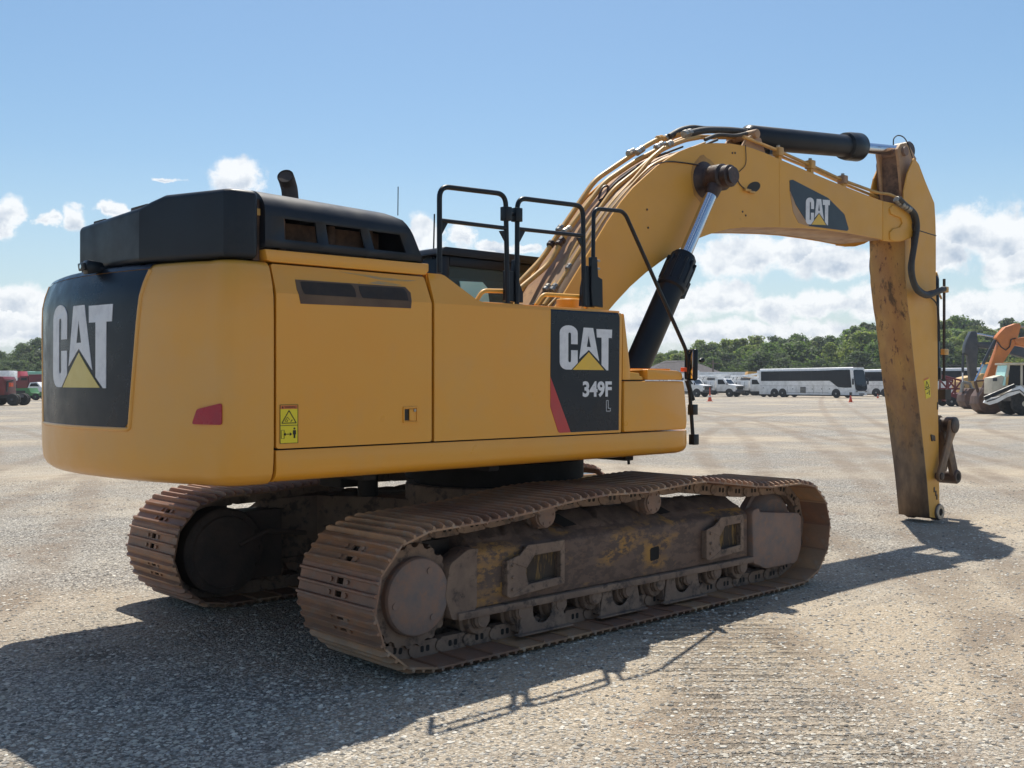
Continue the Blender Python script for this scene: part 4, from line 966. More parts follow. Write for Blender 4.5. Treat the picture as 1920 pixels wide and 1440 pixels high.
# oval black patch and fittings
oc = Vector(B(1413, 351, -BH)); pts = [tuple(oc+Vector((.115*math.cos(t)+.02*math.sin(t), .062*math.sin(t)+.02*math.cos(t)))) for t in [2*PI*k/28 for k in range(28)]]
MB().pb(pts, -BH-.003, -BH+.002).build('access_hole', ink, boom, smooth=0)
m = MB(); a = B(1398, 357, -BH); m.obox(BP(a[0], -BH-.02, a[1]), BX*.05, BY*.02, Vector((0, 0, .012))); m.obox(BP(a[0]+.09, -BH-.015, a[1]-.01), BX*.05, BY*.014, Vector((0, 0, .012))); m.build('wire_bracket', tubey, boom, bevel=.003, seg=1)
def wire(L_, off, r=.006, mat=hose, name='grease_line', par=None): return MB().tube(smoothpath([BP(*((lambda q: (q[0], off, q[1]))(B(u, v, off)))) for u, v in L_], 5), r, 6).build(name, mat, par or boom)
wire([(1398, 272), (1399, 300), (1396, 312), (1386, 322)], -BH-.008, .004); wire([(1384, 322), (1383, 335), (1387, 345), (1396, 354)], -BH-.01, .006)
wire([(1225, 310), (1250, 303), (1280, 305), (1310, 309), (1328, 309), (1332, 316)], -BH-.01, .007, grease)
for u, v in ((1213, 393), (1215, 427), (1392, 397), (1398, 404), (1373, 287), (1378, 287)):
    q = B(u, v, -BH); MB().cyl(BP(q[0], -BH+.002, q[1]), BP(q[0], -BH-.006, q[1]), .011, 8).build('paint_chip', grease, boom)

pn_ = Vector(B(1322, 338, -BH)); rs = random.Random(4)
MB().pb([tuple(pn_+Vector((math.cos(t)*.21*(1+.12*rs.random()), math.sin(t)*.23*(1+.15*rs.random())))) for t in [2*PI*k/26 for k in range(26)]], -BH-.002, -BH+.002).build('grease_stain', M('rust_stain', (.52, .26, .05), .5, col2=(.36, .17, .045), scale=5), boom, smooth=0)
# ---- boom cylinders, one each side
pin = Vector(B(1322, 338, -BH)); foot_ = Vector((1.22, 1.86))
MB().cyl(BP(pin.x, -.70, pin.y), BP(pin.x, .70, pin.y), .085).build('cylinder_pin', grease, boom)
for sg in (-1, 1):
    off = sg*.50; a = Vector((foot_.x, foot_.y)); d = (pin-a).normalized(); Ln = (pin-a).length
    p = lambda t, o=0.: BP(a.x+d.x*t, off, a.y+d.y*t)
    ax = p(1)-p(0); lb = (Vector(B(1285, 481, -.50))-a).length
    m = MB(); m.lathe(p(-.05), ax, [(0, .10), (.05, .125), (lb-.36, .125), (lb-.34, .145), (lb-.10, .148), (lb-.08, .135), (lb+.02, .130), (lb+.03, .11), (lb+.05, .11), (lb+.055, .08)], 36)
    for k in range(12):
        q = 2*PI*k/12; uu = BY; ww = ax.normalized().cross(BY); m.cyl(p(lb-.34)+(uu*math.cos(q)+ww*math.sin(q))*.14, p(lb-.08)+(uu*math.cos(q)+ww*math.sin(q))*.14, .016, 8)
    m.tube([p(.3)+ax.normalized().cross(BY)*-.15, p(lb-.35)+ax.normalized().cross(BY)*-.15], .020, 10)
    m.obox(p(lb-.30)+ax.normalized().cross(BY)*-.16, ax.normalized()*.09, BY*.04, ax.normalized().cross(BY)*.03)
    cyl = m.build('boom_cylinder', black, X, smooth=35)
    MB().cyl(p(lb), p(Ln-.14), .064, 28).build('cylinder_rod', chrome, cyl)
    m = MB(); m.lathe(p(Ln-.24), ax, [(0, .064), (.03, .075), (.12, .082)], 24)
    m.lathe(BP(pin.x, off-.085, pin.y), BY, [(0, .11), (.02, .135), (.15, .135), (.17, .11)], 32)
    m.lathe(BP(pin.x, sg*(BH-.005), pin.y), BY*sg, [(0, .20), (.03, .17), (.06, .12), (.09, .11)], 32)
    m.lathe(BP(pin.x, sg*.585, pin.y), BY*sg, [(0, .10), (.01, .112), (.075, .112), (.085, .095), (.09, .0)], 30)
    for k in range(4):
        q = PI/4+PI/2*k; m.cyl(BP(pin.x+.06*math.cos(q), sg*.66, pin.y+.06*math.sin(q)), BP(pin.x+.06*math.cos(q), sg*.69, pin.y+.06*math.sin(q)), .016, 6)
    m.build('rod_eye', grease, cyl)

# ---- stick
prN = [(1747, 970), (1741, 900), (1738, 872), (1729, 794), (1715, 678), (1707, 600), (1703, 575), (1698, 525), (1697, 453), (1695, 400), (1695, 359), (1702, 325), (1711, 303), (1714, 296), (1723, 308), (1735, 340), (1752, 381), (1754, 412), (1755, 442), (1756, 548), (1759, 600), (1762, 780), (1765, 905), (1766, 947), (1763, 972)]
spn = [B(u, v, -SH0) for u, v in prN]
def shw(z): return SH1+(SH0-SH1)*min(1, max(0, z)/4.1)
def sb(o): return lambda a, b: BP(a, o*shw(b), b)
m = MB(); m.prism(spn, lambda a, b: BP(a, -shw(b), b), lambda a, b: BP(a, -shw(b)+.018, b)); m.prism(spn, lambda a, b: BP(a, shw(b), b), lambda a, b: BP(a, shw(b)-.018, b))
st = m.build('stick', yellow_boom, X, smooth=0)
def stskin(line, off, name, mat, th=.014, inset=.018):
    m = MB(); L2 = []
    for (x0, z0_), (x1, z1_) in zip(line, line[1:]):
        k = max(1, int(abs(z1_-z0_)/.3)); L2 += [(x0+(x1-x0)*j/k, z0_+(z1_-z0_)*j/k) for j in range(k)]
    L2.append(line[-1]); n = len(L2)
    m.v = [tuple(BP(x+off, -shw(z)+inset, z)) for x, z in L2]+[tuple(BP(x+off, shw(z)-inset, z)) for x, z in L2]
    m.f = [(i, i+1, n+i+1, n+i) for i in range(n-1)]; o = m.build(name, mat, st, smooth=40); s_ = o.modifiers.new('t', 'SOLIDIFY'); s_.thickness = th; return o
low = [q for q in spn[:10]]
zsp = 2.05
def split(line, z):
    a = [q for q in line if q[1] <= z]; b = [q for q in line if q[1] > z]; p0_, p1_ = a[-1], b[0]; t = (z-p0_[1])/(p1_[1]-p0_[1]); mid = (p0_[0]+(p1_[0]-p0_[0])*t, z); return a+[mid], [mid]+b
stskin(low, .006, 'back_plate', stick_rear, inset=-.004)
stskin(spn[15:25], -.02, 'front_plate', yellow_boom)
# head of the stick with the cylinder lugs
for sg in (-1, 1):
    q = Bp([(1697, 400), (1690, 380), (1686, 330), (1683, 300), (1680, 280), (1686, 270), (1696, 268), (1704, 276), (1716, 298), (1706, 345)], -.14)
    m = MB(); m.pb(q, sg*.16, sg*.12); m.build('cylinder_lug', topplate, st, bevel=.006)
m = MB(); m.pb(Bp([(1654, 372), (1657, 312), (1661, 285), (1664, 285), (1661, 315), (1659, 372)], .21), .21, .18); m.build('cylinder_lug', topplate, st)
m = MB(); m.pb(Bp([(1698, 452), (1694, 330), (1690, 296), (1684, 288), (1682, 304), (1686, 380), (1690, 452)], -.10), -.12, .20); m.build('head_web', brown, st, smooth=0)
pc = B(1694, 284, -.16); m = MB(); m.cyl(BP(pc[0], -.20, pc[1]), BP(pc[0], .20, pc[1]), .06); m.build('lug_pin', hub, st)
wire([(1712, 300), (1703, 272), (1695, 258), (1684, 254), (1676, 260), (1675, 272)], -.16, .008, par=st)
# bottom boss
bb = B(1760, 964, -.215); m = MB()
m.lathe(BP(bb[0], -.235, bb[1]+.03), BY, [(0, .105), (.02, .115), (.10, .115), (.11, .10), (.36, .10), (.37, .115), (.45, .115), (.47, .105)], 32)
m.build('tip_boss', stick_low, st)
for sg in (-1, 1):
    m = MB(); cc = BP(bb[0], sg*.236, bb[1]+.03); ring = [(.050, .0), (.050, .012), (.098, .012), (.104, 0)]
    n = 32; u_, w_ = BX, Vector((0, 0, 1)); m.v = [tuple(cc+BY*sg*h+(u_*math.cos(2*PI*k/n)+w_*math.sin(2*PI*k/n))*r) for r, h in ring for k in range(n)]
    m.f = [(i*n+k, i*n+(k+1) % n, (i+1)*n+(k+1) % n, (i+1)*n+k) for i in range(3) for k in range(n)]; m.build('boss_ring', steel if sg < 0 else grease, st)
    MB().cyl(cc-BY*sg*.002, cc+BY*sg*.002, .052, 24).build('boss_bore', dark, st, smooth=0)
bk = B(1690, 890, .215); MB().cyl(BP(7.42, .20, .72), BP(7.42, .27, .72), .055, 20).build('side_boss', stick_low, st)
m = MB(); q = B(1747, 821, -SH1); m.pb(rounded([(q[0]-.06, q[1]+.05), (q[0]+.05, q[1]+.03), (q[0]+.06, q[1]-.05), (q[0]+.01, q[1]-.03), (q[0]-.03, q[1]-.05)], .02), -shw(q[1])-.015, -shw(q[1])+.01); m.build('link_bracket', grease, st, bevel=.004, seg=1)
m = MB()
for u, v in ((1756, 761), (1754, 925), (1756, 932), (1751, 918)): q = B(u, v, -SH1); m.obox(BP(q[0], -shw(q[1])-.002, q[1]), BX*.014, BY*.004, Vector((0, 0, .05 if v < 800 else .035)))
m.build('rust_scar', grease, st)
# warning label on the stick
wq = [B(u, v, -SH0) for u, v in ((1739, 748), (1747.5, 744), (1744.5, 708), (1734.5, 711))]
ym = -shw(1.8)
MB().prism(wq, lambda a, b: BP(a, -shw(b)-.003, b), lambda a, b: BP(a, -shw(b)+.002, b)).build('warning_label', warny, st, smooth=0)
q0, q1, q2, q3 = [Vector(q) for q in wq]
def wl2(s, t): return q0+(q1-q0)*s+(q3-q0)*t
m = MB()
def wb(a, b, w_=.05):
    a = wl2(*a); b = wl2(*b); d = (b-a).normalized(); nn = Vector((-d.y, d.x))*.006
    m.prism([tuple(a+nn), tuple(b+nn), tuple(b-nn), tuple(a-nn)], lambda x, z: BP(x, -shw(z)-.005, z), lambda x, z: BP(x, -shw(z)-.001, z))
for a, b in (((.15, .55), (.85, .55)), ((.85, .55), (.5, .85)), ((.5, .85), (.15, .55)), ((0, .47), (1, .47)), ((.2, .25), (.6, .25)), ((.8, .12), (.8, .4)), ((.7, .3), (.9, .3))): wb(a, b)
m.build('label_symbols', ink, st, smooth=0)
MB().prism([tuple(wl2(*q)) for q in ((0, .92), (1, .92), (1, 1), (0, 1))], lambda x, z: BP(x, -shw(z)-.0045, z), lambda x, z: BP(x, -shw(z)-.001, z)).build('label_header', warno, st, smooth=0)

# ---- stick cylinder on the boom
A_ = Vector(B(1393, 256, 0)); Bq = Vector(B(1694, 284, 0)); d = (Bq-A_).normalized(); Ln = (Bq-A_).length
p = lambda t: BP(A_.x+d.x*t, 0, A_.y+d.y*t); ax = p(1)-p(0)
he = (Vector(B(1611, 281, 0))-A_).length
m = MB(); m.lathe(p(.05), ax, [(0, .10), (.05, .135), (he-.40, .135), (he-.38, .165), (he-.30, .175), (he-.09, .178), (he-.06, .16), (he-.045, .12)], 40)
uz = BY.cross(ax.normalized())
m.obox(p(.55)-uz*-.15, ax.normalized()*.13, BY*.05, uz*.03); m.box(0, 0, 0, 0, 0, 0) if False else None
sc_ = m.build('stick_cylinder', black, X, smooth=35)
MB().cyl(p(he-.05), p(Ln-.06), .068, 28).build('cylinder_rod', chrome, sc_)
m = MB(); m.lathe(BP(Bq.x, -.11, Bq.y), BY, [(0, .10), (.02, .12), (.20, .12), (.22, .10)], 28); m.lathe(p(Ln-.22), ax, [(0, .07), (.1, .085)], 20); m.build('rod_eye', grease, sc_)
m = MB()
for sg in (-1, 1): m.pb([(A_.x-.3, A_.y-.25), (A_.x+.25, A_.y-.28), (A_.x+.12, A_.y-.03), (A_.x, A_.y+.0), (A_.x-.1, A_.y-.04)], sg*.16, sg*.12)
m.cyl(BP(A_.x, -.2, A_.y), BP(A_.x, .2, A_.y), .05); m.build('cylinder_bracket', topplate, boom, bevel=.006)

# ---- bucket cylinder and linkage on the front of the stick
x0b = 7.84
def bc(z): return BP(x0b-.02*(z-2), 0, z)
m = MB(); m.lathe(bc(3.35), bc(1.9)-bc(3.35), [(0, .08), (.05, .10), (1.25, .10), (1.27, .12), (1.42, .12), (1.44, .09)], 30); bcy = m.build('bucket_cylinder', black, X)
MB().cyl(bc(2.0), bc(1.62), .055).build('cylinder_rod', chrome, bcy)
jt = Vector(B(1789, 797, -.30)); lp = Vector(B(1764, 893, -.30)); eb = Vector(B(1784, 893, -.10))
for sg in (-1, 1):
    m = MB(); d = (lp-jt).normalized(); nn = Vector((-d.y, d.x)); q = arcpts(jt.x, jt.y, .105, 0, 360, 16)[:-1]
    m.pb([tuple(jt-d*.10+nn*.06), tuple(jt-d*.10-nn*.06), tuple(jt-nn*.12), tuple(jt+d*.2-nn*.085), tuple(lp-d*.1-nn*.075), tuple(lp-nn*.075), tuple(lp+d*.075-nn*.02), tuple(lp+d*.075+nn*.02), tuple(lp+nn*.075), tuple(lp-d*.1+nn*.06), tuple(jt+d*.2+nn*.065), tuple(jt+nn*.10)], sg*.31, sg*.265)
    m.build('lever_link', stick_rear, X, bevel=.012, seg=3)
    m = MB(); m.lathe(BP(lp.x, sg*.24, lp.y), BY*sg, [(0, .05), (.085, .05), (.09, .03)], 18); m.build('link_pin', grease, X); m = MB(); m.lathe(BP(jt.x, sg*.2, jt.y), BY*sg, [(0, .11), (.12, .11), (.13, .09)], 26); m.build('link_pin', grease, X)
m = MB(); m.cyl(BP(jt.x, -.22, jt.y), BP(jt.x, .22, jt.y), .10); m.cyl(BP(jt.x-.02, -.1, jt.y), BP(jt.x-.02, .1, jt.y+.02), .13)
for sg in (-1, 1): m.pb([(jt.x-.12, jt.y), (jt.x+.10, jt.y), (eb.x+.07, eb.y), (eb.x-.09, eb.y)], sg*.18, sg*.12)
m.pb([(jt.x-.35, jt.y+.06), (jt.x, jt.y+.08), (jt.x, jt.y-.1), (jt.x-.35, jt.y-.05)], -.16, .16)
m.pb(Bp([(1768, 785), (1786, 788), (1785, 806), (1779, 850), (1773, 884), (1766, 884)], -.12), -.14, .20)
pl_ = m.build('power_link', stick_low, X, bevel=.01)
m = MB(); m.lathe(BP(eb.x, -.20, eb.y), BY, [(0, .085), (.02, .10), (.40, .10), (.42, .085)], 28); m.build('link_boss', grease, pl_)
MB().cyl(BP(eb.x, -.203, eb.y), BP(eb.x, -.20, eb.y), .048, 20).build('boss_bore', dark, pl_, smooth=0)

# ---- hydraulic lines over the boom
def bl(L_, off, lift=0.):
    r = []
    for u, v, *k in L_:
        o = k[0] if k else off; x, z = B(u, v, o); r.append(BP(x, o, z+lift))
    return r
def line(L_, off, r, mat, name, fil=.12, par=boom): return MB().tube(fillet(bl(L_, off), fil, 5), r, 10).build(name, mat, par, smooth=45)
T1 = [(968, 536), (1016, 486), (1054, 428), (1115, 338), (1162, 306), (1207, 276), (1236, 260), (1262, 258)]
T2 = [(970, 545), (1030, 495), (1066, 430), (1133, 342), (1190, 303), (1240, 277), (1262, 268), (1290, 257), (1330, 257), (1394, 257), (1452, 280)]
line(T1, .20, .027, tubey, 'hydraulic_tube'); line(T2, .08, .027, tubey, 'hydraulic_tube')
line([(1008, 573), (1050, 520), (1082, 460), (1105, 420), (1150, 355), (1195, 320), (1235, 284), (1262, 271), (1286, 262), (1310, 258)], -.06, .024, tubey, 'hydraulic_tube')
line([(1020, 573), (1062, 512), (1080, 480), (1120, 418), (1152, 375), (1192, 333), (1222, 296), (1245, 277)], -.16, .022, tubey, 'hydraulic_tube')
line([(1028, 575), (1066, 535), (1100, 465), (1140, 400), (1175, 358), (1205, 325), (1225, 308), (1262, 292), (1290, 280), (1322, 268)], -.24, .013, tubey, 'hydraulic_tube')
line([(1000, 572), (1040, 520), (1078, 452), (1112, 400), (1150, 345), (1200, 308), (1240, 290), (1280, 275)], .02, .012, hose, 'hydraulic_hose')
line([(1072, 555), (1098, 500), (1120, 455), (1148, 410), (1180, 368), (1215, 335), (1250, 308), (1290, 288), (1330, 268), (1345, 262)], -.27, .014, hose, 'hydraulic_hose')
line([(1040, 578), (1082, 510), (1104, 470), (1128, 430), (1160, 385), (1196, 345), (1230, 312)], -.20, .012, hose, 'hydraulic_hose')
line([(1394, 257), (1452, 280), (1520, 310), (1580, 338), (1646, 362), (1668, 364), (1682, 371)], -.20, .019, tubey, 'hydraulic_tube')
line([(1400, 262), (1456, 290), (1520, 316), (1580, 344), (1650, 372)], .20, .019, tubey, 'hydraulic_tube')
line([(1255, 256), (1275, 244), (1298, 239), (1318, 242), (1370, 243), (1410, 248), (1436, 258)], .16, .034, hose, 'hydraulic_hose', .3)
line([(1293, 250), (1320, 244), (1350, 244), (1390, 246), (1425, 252), (1433, 262)], -.02, .038, hose, 'hydraulic_hose', .3)
line([(1322, 262), (1345, 252), (1380, 255), (1400, 250)], -.12, .02, hose, 'hydraulic_hose', .2)
# clamps and fittings
def sleeve(u0, v0, u1, v1, off, r, mat=steel, name='hose_fitting'):
    r *= .86; a, b = bl([(u0, v0), (u1, v1)], off); MB().lathe(a, b-a, [(0, r*.8), (.008, r), ((b-a).length*.42, r), ((b-a).length*.45, r*.85), ((b-a).length*.55, r*.85), ((b-a).length*.58, r), ((b-a).length-.008, r), ((b-a).length, r*.8)], 10).build(name, mat, boom)
for a in ((1030, 462, 1036, 454, .20, .045, grease), (1046, 434, 1054, 424, .20, .042), (1057, 437, 1070, 428, .08, .044), (1046, 460, 1056, 448, .08, .045, grease), (1177, 289, 1190, 283, .20, .042), (1193, 287, 1206, 278, .08, .042), (1229, 278, 1243, 270, .08, .042),
          (1232, 262, 1242, 260, .2, .05, tubey), (1247, 260, 1258, 256, .20, .044), (1281, 252, 1296, 248, -.02, .048), (1250, 273, 1260, 268, -.06, .042), (1021, 545, 1030, 535, -.06, .038), (1034, 546, 1043, 534, -.16, .038), (1063, 505, 1070, 496, -.16, .032), (1264, 254, 1277, 250, .16, .044, tubey)):
    sleeve(*a)
for u, v, off in ((1459, 285, -.20), (1519, 309, -.20), (1580, 337, -.20)):
    a, = bl([(u, v)], off); MB().obox(a, BX*.045, BY*.05, Vector((0, 0, .05))).build('tube_clamp', tubey if u != 1580 else topplate, boom, bevel=.012); 
    MB().obox(a-Vector((0, 0, .10)), BX*.03, BY*.03, Vector((0, 0, .07))).build('clamp_post', yellow_boom, boom, bevel=.004)
    MB().cyl(a+Vector((0, 0, .05)), a+Vector((0, 0, .075)), .022, 6).build('clamp_bolt', steel, boom)
for u0, v0, o0, o1 in ((1142, 343, .22, -.22), (1072, 440, .22, -.10), (1248, 287, .1, -.27), (1096, 405, .1, -.22), (1195, 312, .22, -.25)):
    x, z = B(u0, v0, o0); MB().tube([BP(x, o0, z-.03), BP(x+.03, o1, z-.03)], .018, 8).build('tube_bracket', tubey, boom)
m = MB(); q = [(1098, 505), (1112, 490), (1096, 520), (1075, 560), (1060, 565), (1078, 530)]; m.pb(Bp([(1094, 497), (1106, 492), (1098, 520), (1078, 553), (1062, 557), (1078, 528)], -.28), -.30, -.26); m.build('oily_bracket', grease, boom, bevel=.008)
m = MB(); q = bl([(1122, 372), (1130, 352), (1140, 350), (1136, 368), (1124, 376)], .02); m.tube(smoothpath(q, 5), .012, 8); m.build('lifting_loop', grease, boom)
# hose guides falling from the boom nose to the stick
def sline(L_, off, r, mat, name): return MB().tube(smoothpath(bl(L_, off), 6), r, 12).build(name, mat, X, smooth=50)
sline([(1684, 372), (1696, 384), (1708, 394), (1716, 405), (1719, 425), (1716, 450), (1711, 480), (1708, 505), (1713, 530), (1722, 546), (1738, 554), (1752, 549), (1770, 542)], -.40, .040, hose, 'stick_hose')
sline([(1706, 400), (1712, 430), (1712, 470), (1711, 510), (1718, 536), (1734, 550), (1748, 548)], -.34, .030, hose, 'stick_hose')
sline([(1640, 462), (1636, 480), (1635, 505), (1640, 530), (1648, 545), (1656, 550)], .34, .035, hose, 'stick_hose')
sline([(1743, 556), (1755, 568), (1760, 590), (1762, 640)], -.27, .010, hose, 'stick_hose')
sline([(1755, 510), (1759, 525), (1757, 540), (1765, 560)], .0, .015, tubey, 'stick_hose')
for a in ((1680, 373, 1688, 381, -.38, .05), (1690, 383, 1699, 388, -.40, .046), (1700, 390, 1706, 393, -.40, .050)): sleeve(*a)
sline([(1721, 432), (1732, 435), (1745, 439), (1755, 442)], -.38, .007, hose, 'grease_line')
# lamp-side tube down the front of the stick
m = MB(); m.tube([BP(7.86, -.16, 3.3), BP(7.86, -.16, 1.9)], .02, 8); m.obox(BP(7.88, -.15, 1.72), BX*.08, BY*.06, Vector((0, 0, .07))); m.build('guard_tube', hose, X)
for z in (3.15, 2.3): m = MB(); m.obox(BP(7.82, -.19, z), BX*.06, BY*.03, Vector((0, 0, .04))); m.build('tube_clamp', tubey, X, bevel=.01)
# ------------------------------------------------------------------ background vehicles
HR = -YAW            # world angle of the picture's right-hand direction
def wheel(par, x, y, r, w, rimmat=steel, sg=-1, name='wheel'):
    m = MB(); m.lathe((x, y-w/2, r), (0, 1, 0), [(0, r*.55), (.01, r*.8), (w*.15, r*.97), (w*.3, r), (w*.7, r), (w*.85, r*.97), (w-.01, r*.8), (w, r*.55)], 24)
    o = m.build(name, rubber, par, smooth=40)
    m = MB(); m.lathe((x, y+sg*(w/2-.03), r), (0, sg, 0), [(0, r*.56), (.02, r*.54), (.0, r*.42), (.035, r*.2), (.05, r*.16), (.052, .01)], 20); m.build('rim', rimmat, o, smooth=40); return o
def coach(label, u, D_, phi, rz=None):
    c = G(u, D_); t = thing('coach', label, 'bus', c, HR-phi, 'white coaches parked across the yard')
    Lh = 6.85; Wh = 1.3; H = 3.55
    sec = rounded([(-Wh, .35), (Wh, .35), (Wh, 3.25), (Wh-.12, H), (-Wh+.12, H), (-Wh, 3.25)], [.05, .05, .1, .12, .12, .1])
    m = MB(); P = [(-Lh, 0), (-Lh+.12, 0), (Lh-.55, 0), (Lh-.15, .03), (Lh, .10)]
    k = len(sec)
    for i, (x, ins) in enumerate(P):
        for y, z in sec: m.v.append((x-(0 if i < 3 else max(0, z-1.3)*.22*(1 if i == 4 else .6)), y*(1-ins), z+(.10 if (x > 2.5 and z > 3) else 0)))
    m.f = [(i*k+j, (i+1)*k+j, (i+1)*k+(j+1) % k, i*k+(j+1) % k) for i in range(len(P)-1) for j in range(k)]+[tuple(range(k-1, -1, -1)), tuple(range((len(P)-1)*k, len(P)*k))]
    m.build('body', whitep, t, smooth=40)
    for sg in (-1, 1):
        m = MB(); y0, y1 = sg*(Wh+.012), sg*(Wh-.03)
        m.pxz(rounded([(-Lh+.25, 2.02), (3.4, 2.05), (4.5, 1.30), (5.5, 1.22), (6.35, 1.25), (6.10, 3.36), (4.5, 3.34), (2.5, 3.27), (-Lh+.25, 3.22)], .1), y0, y1)
        w = m.build('side_window', busglass, t, smooth=0)
        m = MB()
        for i in range(6): x = -5.3+i*1.55; m.box(x, x+.035, min(y0, y0+sg*.006), max(y0, y0+sg*.006), 2.1, 3.15)
        m.build('window_bar', black, w, smooth=0)
        m = MB()
        for i in range(5): x = -2.6+i*1.25; m.box(x, x+.02, min(y0, y1), max(y0, y1), .5, 1.35)
        m.box(-3, 3.2, min(y0, y1), max(y0, y1), .60, .63); m.box(-Lh+.1, 6.1, min(y0, y1), max(y0, y1), 1.42, 1.44)
        m.build('locker_seam', truckgrey, t, smooth=0)
        m = MB()
        for x, z in ((-1.9, 1.0), (.9, 1.0), (2.2, 1.02), (3.3, 1.02), (-6.3, 1.1)): m.box(x, x+.14, min(y0, y1), max(y0, y1), z, z+.10)
        m.build('locker_latch', ink, t, smooth=0)
        m = MB(); m.box(-.75, .05, min(y0, y1), max(y0, y1), .55, 1.30); v = m.build('side_grille', greyp, t, smooth=0)
        m = MB()
        for i in range(4): m.box(-.72, .02, min(y0, y0+sg*.01), max(y0, y0+sg*.01), .60+i*.17, .66+i*.17)
        m.build('grille_slat', steel, v, smooth=0)
        for x in (-4.55, -3.35, 4.25):
            m = MB(); m.pxz(arcpts(x, .50, .60, 0, 180, 12)+[(x-.60, .34), (x+.60, .34)], sg*(Wh+.006), sg*(Wh-.05)); m.build('wheel_arch', ink, t, smooth=0)
            wheel(t, x, sg*(Wh-.11), .52, .30, steel, sg)
        m = MB(); m.obox((Lh-.15, sg*(Wh+.28), 1.95), (.05, 0, 0), (0, .13, 0), (0, 0, .35)); m.tube([(Lh-.35, sg*(Wh-.1), 2.5), (Lh-.15, sg*(Wh+.28), 2.35)], .03, 6); m.build('mirror', black, t, bevel=.03)
    # windscreen bulging over the front
    fr = rounded([(-1.12, 1.05), (-.75, .85), (.75, .85), (1.12, 1.05), (1.17, 1.6), (1.14, 3.2), (.9, 3.35), (-.9, 3.35), (-1.14, 3.2), (-1.17, 1.6)], .08)
    fx = lambda z: Lh-max(0, z-1.3)*.22
    m = MB().prism(fr, lambda a, b: (fx(b)+.03, a, b), lambda a, b: (fx(b)-.25, a*1.03, b)); ws = m.build('windscreen', busglass, t, smooth=0)
    MB().box(Lh-.2, Lh+.02, -.012, .012, 1.4, 1.6).build('screen_bar', black, ws)
    for s_ in (-1, 1): MB().obox((Lh+.0, s_*1.0, .80), (.03, 0, 0), (0, .20, 0), (0, 0, .09)).build('headlight', steel, t, bevel=.02)
    MB().box(Lh-.05, Lh+.03, -.55, .55, .42, .55).build('number_plate_bar', ink, t, smooth=0)
    m = MB(); m.box(-Lh+.3, Lh-.5, -1.15, 1.15, .22, .36); m.build('underbody', ink, t, smooth=0)
    return t
coach('white coach seen whole beside the utility trucks, dark windscreen to the right', 1522, 131, math.radians(50))
coach('white coach whose rear end shows just left of the upright excavator arm', 1715, 137, math.radians(44))
coach('white coach roof and dark windows behind the maroon trailer, right of the arm', 1812, 128, math.radians(24))

